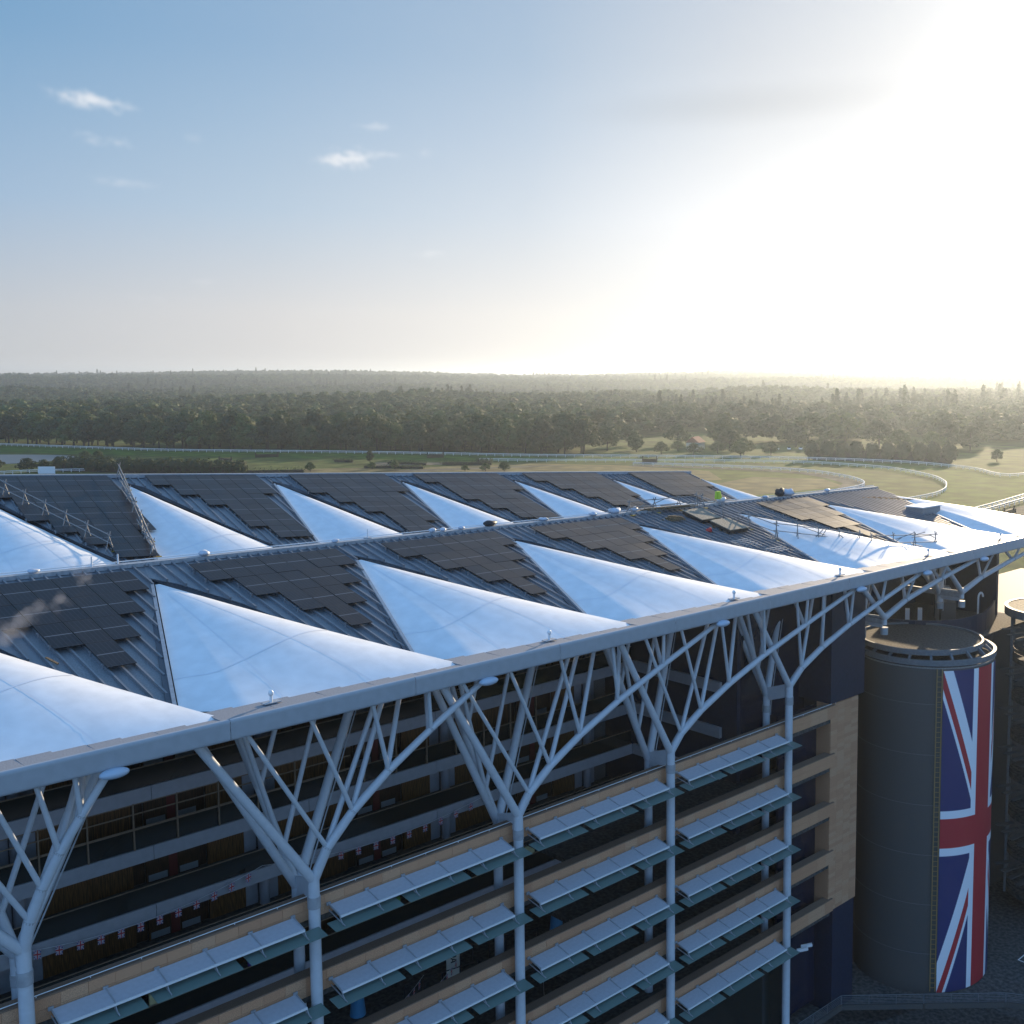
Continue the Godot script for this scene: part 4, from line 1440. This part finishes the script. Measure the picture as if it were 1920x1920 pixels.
func drum(b: MB, c: Vector3, r: float, y0: float, y1: float, seg := 64):
	var P := []
	for k in seg + 1:
		var a := TAU * k / seg
		var o := Vector3(cos(a), 0, sin(a)) * r
		P.append([c + o + UP * y0, c + o + UP * y1])
	var s := b.v.size()
	for k in seg + 1:
		var a := TAU * k / seg
		var o := Vector3(cos(a), 0, sin(a))
		b.vert(c + o * r + UP * y0, o, Vector2(float(k) / seg, 1))
		b.vert(c + o * r + UP * y1, o, Vector2(float(k) / seg, 0))
	for k in seg:
		var i := s + 2 * k
		b.ix.append_array([i, i + 2, i + 1, i + 2, i + 3, i + 1])

func ring(b: MB, c: Vector3, r0: float, r1: float, y0: float, y1: float, seg := 64):
	for k in seg:
		var a := TAU * k / seg
		var e := TAU * (k + 1) / seg
		var p := Vector3(cos(a), 0, sin(a))
		var q := Vector3(cos(e), 0, sin(e))
		b.quad(c + q * r1 + UP * y0, c + p * r1 + UP * y0, c + p * r1 + UP * y1, c + q * r1 + UP * y1)
		b.quad(c + p * r0 + UP * y0, c + q * r0 + UP * y0, c + q * r0 + UP * y1, c + p * r0 + UP * y1)
		b.quad(c + p * r0 + UP * y1, c + q * r0 + UP * y1, c + q * r1 + UP * y1, c + p * r1 + UP * y1)
		b.quad(c + q * r0 + UP * y0, c + p * r0 + UP * y0, c + p * r1 + UP * y0, c + q * r1 + UP * y0)

func disc(b: MB, c: Vector3, r: float, y: float, seg := 64):
	for k in seg:
		var a := TAU * k / seg
		var e := TAU * (k + 1) / seg
		b.tri(c + UP * y, c + Vector3(cos(e), 0, sin(e)) * r + UP * y, c + Vector3(cos(a), 0, sin(a)) * r + UP * y)

func flag_image() -> Image:
	var w := 320
	var h := 768
	var im := Image.create(w, h, false, Image.FORMAT_RGB8)
	var blue := lin(0.02, 0.03, 0.13)
	var white := lin(0.78, 0.8, 0.84)
	var red := lin(0.42, 0.025, 0.035)
	for j in h:
		var y := 1.0 - 2.0 * (j + 0.5) / h
		for i in w:
			var x := 2.0 * (i + 0.5) / w - 1.0
			var c := blue
			# saltire, turned like a pinwheel: sx flips the right half
			var sx := 1.0 if x < 0.0 else -1.0
			var xx := x * sx
			var yy := y * sx
			var d := xx + absf(yy)
			if yy < 0.0:
				d = -d
			if d > -0.17 and d < -0.11:
				c = white
			elif d >= -0.11 and d < 0.0:
				c = red
			elif d >= 0.0 and d < 0.19:
				c = white
			if absf(x) < 0.36 or absf(y) < 0.14:
				c = white
			if absf(x) < 0.24 or absf(y) < 0.092:
				c = red
			im.set_pixel(i, j, c)
	return im

func make_tower():
	var t := thing("drum_tower", "tall round slate grey tower with a ringed flat top", "tower", TC)
	var b := MB.new()
	drum(b, Vector3.ZERO, TR, 0, 26.4)
	obj("wall", b, M.slate, t)
	for k in 6:
		b = MB.new()
		ring(b, Vector3.ZERO, TR - 0.02, TR + 0.012, 3.3 + 4.05 * k, 3.33 + 4.05 * k)
		obj("joint_ring", b, M.ring, t)
	b = MB.new()
	ring(b, Vector3.ZERO, TR - 0.12, TR + 0.14, 26.62, 27.05)
	obj("outer_ring", b, M.ring, t)
	b = MB.new()
	ring(b, Vector3.ZERO, TR - 0.02, TR + 0.03, 26.38, 26.5)
	obj("top_trim", b, M.slab, t)
	b = MB.new()
	ring(b, Vector3(-0.25, 0, -0.25), 4.85, 5.03, 27.3, 27.72)
	obj("upper_ring", b, M.ring, t)
	b = MB.new()
	disc(b, Vector3(-0.25, 0, -0.25), 4.86, 27.55)
	obj("flat_roof", b, M.felt, t)
	b = MB.new()
	disc(b, Vector3.ZERO, TR - 0.1, 26.41)
	obj("deck", b, M.felt, t)
	for k in 20:
		var a := TAU * k / 20.0
		var o := Vector3(cos(a), 0, sin(a))
		b = MB.new()
		b.beam(o * 5.45 + UP * 26.9, o * 4.8 + UP * 27.45, 0.18, 0.22)
		obj("ring_bracket", b, M.ring, t)
	# direction from the drum to the viewer, and from it the ladder and the flag's arc
	var face := atan2(CAM.z - TC.z, CAM.x - TC.x)
	var lad := MB.new()
	var la := face - deg_to_rad(12.0)
	var lo := Vector3(cos(la), 0, sin(la))
	var lt := Vector3(-lo.z, 0, lo.x)
	for s in [-0.2, 0.2]:
		lad.beam(lo * (TR + 0.12) + lt * s + UP * 0.3, lo * (TR + 0.12) + lt * s + UP * 26.4, 0.07, 0.07, lo)
	for k in 64:
		lad.beam(lo * (TR + 0.12) - lt * 0.2 + UP * (0.6 + 0.4 * k), lo * (TR + 0.12) + lt * 0.2 + UP * (0.6 + 0.4 * k), 0.04, 0.04)
	obj("ladder", lad, M.brass, t)
	# banner flag wrapped round the drum
	var a0 := face - deg_to_rad(15.2)
	var a1 := face - deg_to_rad(101.0)
	var P := []
	for k in 49:
		var a := lerpf(a0, a1, k / 48.0)
		var o := Vector3(cos(a), 0, sin(a)) * (TR + 0.06)
		P.append([TC + o + UP * 26.25, TC + o + UP * 0.15])
	var fb := MB.new(TC)
	var s := fb.v.size()
	for k in 49:
		var o: Vector3 = (P[k][0] - TC) * Vector3(1, 0, 1)
		fb.vert(P[k][0], o.normalized(), Vector2(k / 48.0, 0))
		fb.vert(P[k][1], o.normalized(), Vector2(k / 48.0, 1))
	for k in 48:
		var i := s + 2 * k
		fb.ix.append_array([i, i + 2, i + 1, i + 2, i + 3, i + 1])
	var fm := mat(Color.WHITE, 0.6)
	fm.albedo_texture = ImageTexture.create_from_image(flag_image())
	var fo := obj("flag_banner", fb, fm)
	fo.position = TC
	tag(fo, "building high red white and blue flag banner wrapped round the drum tower", "flag")
	# plant enclosure behind the tower
	var en := thing("plant_enclosure", "curved navy parapet around roof plant behind the drum tower", "parapet", Vector3(76, 24.6, -7))
	var pts := []
	for k in 17:
		var f := k / 16.0
		var p := Vector2(69.0, -6.5).bezier_interpolate(Vector2(70.5, 0.2), Vector2(76.0, 0.6), Vector2(83.0, -2.6), f)
		pts.append(Vector3(p.x, 0, p.y))
	b = MB.new(en.position)
	for k in 16:
		if k == 11:
			continue
		var q := MB.new(en.position)
		q.beam(pts[k] + UP * 26.2, pts[k + 1] + UP * 26.2, 0.15, 3.4)
		obj("parapet_panel", q, M.navy, en)
	b = MB.new(en.position)
	b.beam(pts[11] + UP * 26.2, pts[12] + UP * 26.2, 0.1, 3.3)
	obj("parapet_panel", b, M.navy, en)
	b = MB.new(en.position)
	b.span(Vector3(66, 25.9, 0.0), Vector3(86, 26.1, -14))
	obj("floor", b, M.felt, en)
	b = MB.new(en.position)
	b.span(Vector3(68, 26.1, -12), Vector3(86, 31.0, -12.4))
	obj("back_wall", b, M.navy, en)
	b = MB.new(en.position)
	b.span(Vector3(84.5, 26.1, -3.2), Vector3(84.9, 32.6, -12))
	obj("side_wall", b, M.navy, en)
	b = MB.new(en.position)
	b.span(Vector3(72.6, 0.0, -2.2), Vector3(112, 25.88, -14))
	obj("slate_block", b, M.slate, en)
	# condensers and cabinets
	var ac := [[Vector3(74.2, 26.1, -6.6), "left one of two small condensers with red fans"], [Vector3(75.2, 26.1, -5.9), "right one of two small condensers with red fans"]]
	for k in ac:
		var q := thing("air_conditioner", k[1], "air conditioner", k[0], 0.55, "condensers in the plant enclosure")
		b = MB.new()
		b.box(Vector3(0, 0.85, 0), Vector3(0.95, 1.7, 0.4))
		obj("case", b, M.white_paint, q)
		for h in [0.5, 1.2]:
			b = MB.new()
			b.tube(Vector3(0, h, 0.19), Vector3(0, h, 0.23), 0.28, 0.28, 16)
			obj("fan", b, M.red_wall, q)
	var cab := thing("plant_cabinet", "row of tall white plant cabinets behind the navy parapet", "cabinet", Vector3(79.0, 26.1, -5.6), 0.62)
	for k in 5:
		b = MB.new()
		b.span(Vector3(-2.5 + k * 1.0 + 0.02, 0, -0.7), Vector3(-2.5 + (k + 1) * 1.0 - 0.02, 2.9, 0.7))
		obj("cabinet_door", b, M.white_paint if k < 4 else M.slab, cab)
	b = MB.new()
	b.span(Vector3(-4.2, 0, -0.7), Vector3(-2.55, 2.6, 0.6))
	obj("intake", b, M.slate, cab)
	var pipe := thing("goose_neck_pipe", "white goose neck vent pipe at the parapet", "pipe", Vector3(81.0, 26.1, -3.2))
	b = MB.new()
	var arc := [Vector3(0, 0, 0), Vector3(0, 2.2, 0)]
	for k in 6:
		arc.append(Vector3(0.45 - 0.45 * cos(PI * (k + 1) / 6.0), 2.2 + 0.45 * sin(PI * (k + 1) / 6.0), 0))
	b.path(arc, 0.09, 0.09, 8)
	obj("pipe", b, M.white_paint, pipe)
	# spiral stair drum on the right
	var sc := Vector3(82.5, 0, 3.6)
	var st := thing("spiral_stair", "open spiral stair with round landings at the right frame edge", "staircase", sc)
	b = MB.new()
	b.tube(Vector3.ZERO, Vector3(0, 27.5, 0), 0.5, 0.5, 16)
	obj("core_column", b, M.slab, st)
	for k in 7:
		b = MB.new()
		ring(b, Vector3.ZERO, 0.5, 3.6, 3.6 * k + 1.6, 3.6 * k + 2.05, 40)
		obj("landing", b, M.paving, st)
		b = MB.new()
		for h in [0.35, 0.7, 1.05]:
			ring(b, Vector3.ZERO, 3.5, 3.54, 3.6 * k + 2.05 + h, 3.6 * k + 2.1 + h, 40)
		obj("landing_rail", b, M.slate, st)
		for j in 10:
			var a := 2.2 + 0.16 * j
			b = MB.new()
			var o := Vector3(cos(a), 0, sin(a))
			b.beam(o * 3.7 + UP * (3.6 * k + 2.1 + 0.32 * j), o * 5.6 + UP * (3.6 * k + 2.1 + 0.32 * j), 0.5, 0.07)
			obj("step", b, M.slate, st)
	b = MB.new()
	disc(b, Vector3.ZERO, 4.3, 28.2, 48)
	obj("canopy_top", b, M.beige, st)
	b = MB.new()
	ring(b, Vector3.ZERO, 4.1, 4.4, 27.5, 28.25, 48)
	obj("canopy_rim", b, M.ring, st)
	for k in 8:
		var a := TAU * k / 8.0
		b = MB.new()
		b.tube(Vector3(cos(a) * 3.9, 1.6, sin(a) * 3.9), Vector3(cos(a) * 3.9, 27.5, sin(a) * 3.9), 0.12, 0.12, 8)
		obj("post", b, M.ring, st)
	# the next block along, just out of frame, whose shade lies over the stair and the paving
	var nb := thing("neighbouring_block", "plain pale block beyond the right end of the stand", "building", Vector3(108, 0, 16))
	b = MB.new()
	b.span(Vector3(-15.5, 0, -17), Vector3(16, 29, 22))
	obj("wall", b, M.slab, nb)
	b = MB.new()
	b.span(Vector3(-15.8, 29.01, -17.3), Vector3(16.3, 29.6, 22.3))
	obj("parapet", b, M.cap, nb)
	# terrace parapet with rails at the foot of the tower
	var tp := thing("terrace_parapet", "dark terrace parapet with steel rails before the drum tower", "parapet", Vector3(55.7, 0, -1.1))
	var line := [Vector3(46.5, 0, -0.6), Vector3(50.4, 0, -0.65), Vector3(55.7, 0, -0.5), Vector3(64.9, 0, 8.5), Vector3(67.5, 0, 13.0)]
	for k in line.size() - 1:
		var a: Vector3 = line[k]
		var c: Vector3 = line[k + 1]
		var m := maxi(1, int((c - a).length() / 4.4))
		for j in m:
			b = MB.new(tp.position)
			var p := a.lerp(c, (j + 0.005) / m)
			var q := a.lerp(c, (j + 0.995) / m)
			b.beam(p - UP * 2.3, q - UP * 2.3, 0.2, 5.4)
			obj("parapet_panel", b, M.slate, tp)
			b = MB.new(tp.position)
			for h in [0.5, 0.62, 0.74, 0.86, 1.0, 1.15]:
				b.tube(p + UP * h, q + UP * h, 0.03 if h > 1.1 else 0.015, 0.03 if h > 1.1 else 0.015, 6, false)
			for e in 4:
				var z := p.lerp(q, e / 3.0)
				b.tube(z + UP * 0.4, z + UP * 1.15, 0.025, 0.025, 6, false)
			obj("rail", b, M.ring, tp)
	b = MB.new()
	b.quad(Vector3(52.5, -2.6, 0.6), Vector3(63.2, -2.6, 11.4), Vector3(64.5, -2.6, 9.6), Vector3(55.9, -2.6, 0.5))
	var mq := obj("marquee_roof", b, M.white_paint)
	tag(mq, "pale flat marquee roof below the terrace parapet", "roof")
	# white court line painted on the paving
	b = MB.new()
	b.span(Vector3(72, 0.024, 6.0), Vector3(84, 0.028, 6.1))
	b.span(Vector3(72, 0.024, 10.0), Vector3(84, 0.028, 10.1))
	b.span(Vector3(72, 0.024, 6.12), Vector3(72.1, 0.028, 9.98))
	struct("pavement_marking", b, M.white_paint)

# ---------------------------------------------------------------- works on the roof
func roof_front(i: int, u: float, v: float, up := 0.0) -> Vector3:
	var O := RD(i - 1)
	var U := (RD(i) - O).normalized()
	var V := AP(i) - O
	V = (V - U * U.dot(V)).normalized()
	return O + U * u + V * v + V.cross(U).normalized() * up

func roof_rear(u: float, v: float, up := 0.0) -> Vector3:
	return GP(u, v) + GV().cross(GU()).normalized() * up

# a run of A-frames joined by ledger tubes
func scaffold(feet: Array, label: String, lean: Vector3, h := 1.25, extra := 0):
	var o: Vector3 = feet[0]
	var t := thing("scaffold_rail", label, "scaffold", o, 0.0, "scaffold tube rails on the roof")
	for p in feet:
		var b := MB.new(o)
		b.tube(p - lean * 0.4, p + lean * 0.18 + UP * h * 1.2, 0.035, 0.035, 7)
		obj("upright", b, M.tube, t)
		b = MB.new(o)
		b.tube(p + lean * 0.5, p - lean * 0.12 + UP * h * 1.15, 0.035, 0.035, 7)
		obj("brace", b, M.tube, t)
		b = MB.new(o)
		b.box(p + lean * 0.5 + UP * 0.05, Vector3(0.34, 0.06, 0.3))
		obj("foot_pad", b, M.pad, t)
	for k in feet.size() - 1:
		for f in [0.55, 1.0]:
			var b := MB.new(o)
			var d: Vector3 = (feet[k + 1] - feet[k]).normalized() * 0.25
			b.tube(feet[k] - d + UP * h * f, feet[k + 1] + d + UP * (h * f + 0.03), 0.035, 0.035, 7)
			obj("ledger", b, M.tube, t)
	for k in extra:
		var f := rng.randf()
		var a: Vector3 = feet[0].lerp(feet[feet.size() - 1], f)
		var c: Vector3 = feet[0].lerp(feet[feet.size() - 1], minf(1.0, f + rng.randf_range(0.1, 0.35)))
		var b := MB.new(o)
		b.tube(a + lean * rng.randf_range(-0.4, 0.4) + UP * rng.randf_range(0.1, h), c + lean * rng.randf_range(-0.4, 0.4) + UP * rng.randf_range(0.1, h * 1.2), 0.035, 0.035, 7)
		obj("loose_tube", b, M.tube, t)

func line_of(a: Vector3, b: Vector3, m: int) -> Array:
	var out := []
	for k in m + 1:
		out.append(a.lerp(b, float(k) / m))
	return out

func sack(called: String, at: Vector3, r: Vector3, m: Material, label: String, cat: String, group: String):
	var t := thing(called, label, cat, at, rng.randf() * TAU, group)
	var b := MB.new()
	b.ball(Vector3(0, r.y * 0.85, 0), r, 12, 8)
	for k in b.v.size():
		var p := b.v[k]
		b.v[k] = p + Vector3(p.x, p.y * 0.6, p.z) * (0.35 * sin(p.x * 9.0 + at.x) * cos(p.z * 8.0 + at.x * 2.0) + 0.15 * sin(p.y * 17.0 + at.x))
	obj("bag", b, m, t)

func make_works():
	rng.seed = 88
	var rib := Vector3(0.45, -0.02, 0.75)
	scaffold(line_of(roof_rear(-9.6, 1.2), roof_rear(-3.2, 15.4), 6), "scaffold rail along the left edge of the nearest rear solar array", Vector3(0.7, 0, -0.1))
	scaffold(line_of(roof_rear(0.0, -0.8), roof_rear(-0.6, 16.8), 6), "dense bundle of scaffold tubes right of the nearest rear solar array", Vector3(0.8, 0, -0.2), 1.2, 16)
	scaffold(line_of(roof_front(4, 8.0, 0.6), roof_front(4, 9.0, 8.5), 3), "scaffold rail down the bare fifth front triangle", Vector3(0.8, 0, -0.2), 1.3, 4)
	scaffold(line_of(roof_front(4, 9.4, 8.2), roof_front(5, 3.0, 12.4), 4), "scaffold rail over the sixth front membrane by the eave", Vector3(0.5, 0, -0.6), 1.3, 7)
	scaffold(line_of(roof_front(5, 3.2, 13.4), roof_front(5, 10.5, 15.0), 3), "scaffold rail along the eave at the right", Vector3(0.4, 0, -0.7), 1.4, 8)
	scaffold(line_of(roof_front(4, 0.6, 0.2), roof_front(4, 9.0, 0.3), 3), "scaffold rail on the ridge above the bare front triangle", Vector3(0.3, 0, 0.6), 1.1, 5)
	# pallets with sheeted panels
	var pal := [[6.4, 2.6, "upper pallet of sheeted panels on the bare front triangle"], [6.9, 5.2, "lower pallet of sheeted panels on the bare front triangle"]]
	for p in pal:
		var at := roof_front(4, p[0], p[1], 0.02)
		var t := thing("panel_pallet", p[2], "pallet", at, 0.0, "pallets on the roof")
		t.rotation.x = 0.26
		var b := MB.new()
		for k in 3:
			b.span(Vector3(-1.0, 0.0, -0.85 + 0.75 * k), Vector3(1.0, 0.2, -0.65 + 0.75 * k))
		obj("timber_base", b, M.timber, t)
		b = MB.new()
		b.span(Vector3(-1.1, 0.21, -1.1), Vector3(1.1, 0.45, 1.1))
		obj("panel_stack", b, M.panel_edge, t)
		b = MB.new()
		b.span(Vector3(-1.13, 0.455, -1.13), Vector3(1.13, 0.52, 1.13))
		obj("top_sheet", b, M.ply, t)
	# timber stack, loose rails
	var at := roof_front(4, 3.6, 2.4, 0.1)
	var t := thing("timber_stack", "stack of broken timber pallets on the bare front triangle", "timber", at)
	for k in 9:
		var b := MB.new()
		var y := 0.1 + 0.11 * (k / 3)
		b.beam(Vector3(-0.9 + 0.1 * k, y, -0.5 + 0.35 * (k % 3)), Vector3(0.9 - 0.06 * k, y - 0.02, -0.45 + 0.4 * (k % 3)), 0.14, 0.1)
		obj("plank", b, M.timber, t)
	for s in 2:
		t = thing("rail_bundle", ["bundle of pale rails lying below the pallets", "short bundle of pale rails near the eave"][s], "rails", roof_front(4, 5.4 + 1.6 * s, 7.6 + 2.2 * s, 0.12), 0.0, "rail bundles")
		for k in 5 - 2 * s:
			var b := MB.new()
			b.beam(Vector3(-1.0 + 0.1 * k, 0.0 - 0.09 * k, 0.28 * k), Vector3(1.0 + 0.1 * k, 0.0 - 0.09 * k, 0.28 * k), 0.12, 0.1)
			obj("rail", b, M.rail_alu, t)
	t = thing("timber_stack", "long low pile of timber and boards along the middle ridge", "timber", RD(3.35) + Vector3(0, 0.2, 0.3))
	for k in 10:
		var b := MB.new()
		b.beam(Vector3(-2.4 + 0.3 * k, 0.05 + 0.07 * (k % 3), -0.35 + 0.08 * k), Vector3(0.6 + 0.35 * k, 0.02 + 0.07 * (k % 3), -0.4 + 0.09 * k), 0.18, 0.06)
		obj("plank", b, M.timber if k % 2 else M.ply, t)
	t = thing("timber_stack", "scattered timber near the last front ridge end", "timber", roof_front(6, 8.5, 2.6, 0.1))
	for k in 9:
		var b := MB.new()
		b.beam(Vector3(-2.2 + 0.5 * k, 0.1 - 0.05 * k, -0.5 + 0.2 * k), Vector3(-0.6 + 0.55 * k, 0.08 - 0.06 * k, -0.1 + 0.22 * k), 0.12, 0.08)
		obj("plank", b, M.timber, t)
	# skylight upstand
	t = thing("roof_hatch", "white topped hatch box on the last front triangle", "hatch", roof_front(6, 9.2, 7.2, 0.0), 0.0)
	var hb := MB.new()
	hb.span(Vector3(-1.6, -0.3, -0.9), Vector3(1.6, 0.55, 0.9))
	obj("upstand", hb, M.zinc_b, t)
	hb = MB.new()
	hb.span(Vector3(-1.7, 0.56, -1.0), Vector3(1.7, 0.66, 1.0))
	obj("lid", hb, M.white_paint, t)
	# bags and scraps along the middle ridge
	var bags := [[-0.62, 0.0, 0.34], [-0.45, 0.0, 0.26], [0.28, 0.0, 0.4], [0.95, 0.1, 0.26], [1.55, 0.0, 0.3], [1.62, 0.05, 0.26], [1.75, 0.0, 0.24], [2.35, 0.0, 0.36], [2.75, 0.1, 0.4], [2.95, 0.0, 0.5], [3.12, 0.05, 0.46], [4.0, 0.0, 0.55], [4.5, 0.0, 0.3], [4.78, 0.05, 0.72], [5.3, 0.0, 0.34]]
	for k in bags.size():
		var p := RD(bags[k][0]) + Vector3(0, 0.21, -0.15 + bags[k][1])
		var r: float = bags[k][2]
		sack("white_bag", p, Vector3(r * 0.95, r * 0.42, r * 0.7), M.bag, ["first", "second", "third", "fourth", "fifth", "sixth", "seventh", "eighth", "ninth", "tenth", "eleventh", "twelfth", "thirteenth", "fourteenth", "fifteenth"][k] + " white bag from the left along the middle ridge", "bag", "white bags on the middle ridge")
	sack("black_bag", RD(1.95) + Vector3(0, 0.2, -0.2), Vector3(0.55, 0.2, 0.3), M.blackbag, "black bag on the middle ridge above the third front array", "bag", "black bags on the roof")
	sack("black_bag", RD(4.68) + Vector3(0, 0.2, -0.1), Vector3(0.55, 0.4, 0.4), M.blackbag, "black bag beside the largest white bag", "bag", "black bags on the roof")
	sack("red_bag", roof_front(4, 4.6, 5.2, 0.02), Vector3(0.3, 0.2, 0.25), M.red_bag, "red and black tool bag on the bare front triangle", "bag", "")
	# hi-vis jacket on the ridge scaffold
	t = thing("high_visibility_jacket", "yellow green jacket hung on the ridge scaffold", "jacket", RD(3.92) + Vector3(0, 0.2, 0.3))
	hb = MB.new()
	hb.tube(Vector3(0, 0.4, 0), Vector3(0, 1.05, 0), 0.26, 0.2, 10)
	obj("body", hb, M.hivis, t)
	for s in [-1, 1]:
		hb = MB.new()
		hb.tube(Vector3(0.2 * s, 1.05, 0), Vector3(0.36 * s, 0.45, 0.05), 0.1, 0.08, 8)
		obj("sleeve", hb, M.hivis, t)
	# small winch and posts on the ridge
	for k in 3:
		var p := RD([0.05, 0.16, 1.15][k]) + Vector3(-3.2 if k < 2 else 0.0, 0.21, -0.2)
		t = thing("ridge_post", ["white winch frame on the ridge above the nearest array", "thin white post beside the winch frame", "white post on the ridge above the second front array"][k], "post", p, 0.0, "posts on the middle ridge")
		hb = MB.new()
		hb.tube(Vector3.ZERO, Vector3(0, 0.6, 0), 0.05, 0.04, 8)
		obj("post", hb, M.white_metal, t)
		hb = MB.new()
		hb.box(Vector3(0, 0.03, 0), Vector3(0.6 if k == 0 else 0.4, 0.06, 0.3))
		obj("foot_plate", hb, M.cap, t)
	t = thing("timber_offcut", "single yellow timber offcut below the nearest front array", "timber", roof_front(0, 4.64, 9.2, 0.13))
	t.rotation = Vector3(0.26, 0.35, 0)
	hb = MB.new()
	hb.span(Vector3(-0.05, 0, -0.4), Vector3(0.05, 0.06, 0.4))
	obj("plank", hb, M.timber, t)

# thin drifting steam over the nearest array
func make_steam():
	rng.seed = 31
	var strands := [[Vector3(8.4, 0.7, 0.9), Vector3(8.1, 2.8, 0.3), 0.26, 16], [Vector3(6.7, 4.3, 0.3), Vector3(4.9, 5.2, 0.3), 0.3, 16], [Vector3(4.6, 5.4, 0.3), Vector3(3.0, 7.8, 0.3), 0.4, 16]]
	for st in strands:
		for k in st[3]:
			var f := FogVolume.new()
			f.shape = RenderingServer.FOG_VOLUME_SHAPE_ELLIPSOID
			var g: float = rng.randf()
			f.size = Vector3(rng.randf_range(1.0, 3.4), rng.randf_range(0.8, 2.0), rng.randf_range(1.0, 3.0)) * st[2]
			var m := FogMaterial.new()
			m.albedo = Color(0.95, 0.95, 0.97)
			m.density = rng.randf_range(0.05, 0.14)
			f.material = m
			f.name = numbered("steam")
			add_child(f)
			var q: Vector3 = st[0].lerp(st[1], g) + Vector3(rng.randfn() * 0.22, rng.randfn() * 0.22, absf(rng.randfn()) * 0.12)
			f.position = roof_front(0, q.x, q.y, q.z + 0.3)
			f.rotation = Vector3(rng.randf() * 3.0, rng.randf() * 3.0, rng.randf() * 3.0)
			tag(f, "thin wisps of steam drifting over the nearest front array", "steam", "", "stuff")

func _ready():
	# camera
	var cam := Camera3D.new()
	cam.name = "camera"
	add_child(cam)
	cam.position = CAM
	cam.look_at(CAM + Vector3(cos(YAW) * cos(PITCH), -sin(PITCH), -sin(YAW) * cos(PITCH)))
	cam.projection = Camera3D.PROJECTION_FRUSTUM
	cam.near = 0.1
	cam.far = 20000.0
	cam.size = 2.0 * 0.1 * 960.0 / 2047.5
	cam.frustum_offset = Vector2((960.0 - 1249.0) / 2047.5 * 0.1, -(960.0 - 896.9) / 2047.5 * 0.1)
	# sun low behind the right end of the stand
	var az := deg_to_rad(22.0)
	var el := deg_to_rad(12.5)
	sun_to = Vector3(cos(el) * cos(az), sin(el), -cos(el) * sin(az))
	var sun := DirectionalLight3D.new()
	sun.name = "sun"
	add_child(sun)
	sun.look_at_from_position(Vector3.ZERO, -sun_to)
	sun.light_energy = 1.6
	sun.light_color = Color(1.0, 0.9, 0.75)
	sun.light_angular_distance = 0.6
	sun.shadow_enabled = true
	var we := WorldEnvironment.new()
	we.name = "world"
	var env := Environment.new()
	env.background_mode = Environment.BG_SKY
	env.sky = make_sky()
	env.tonemap_mode = Environment.TONE_MAPPER_LINEAR
	env.tonemap_exposure = 1.45
	env.sdfgi_enabled = true
	env.ssao_enabled = true
	env.ssil_enabled = true
	# evening haze, brighter towards the sun
	env.volumetric_fog_enabled = true
	env.volumetric_fog_density = 0.00014
	env.volumetric_fog_albedo = Color(0.88, 0.94, 1.0)
	env.volumetric_fog_anisotropy = 0.66
	we.environment = env
	add_child(we)
	make_materials()
	print("land")
	make_land()
	make_course()
	print("building")
	make_building()
	make_roof()
	make_steel_trees()
	make_tower()
	print("trees")
	make_trees()
	print("things")
	make_works()
	make_concourse_things()
	make_steam()
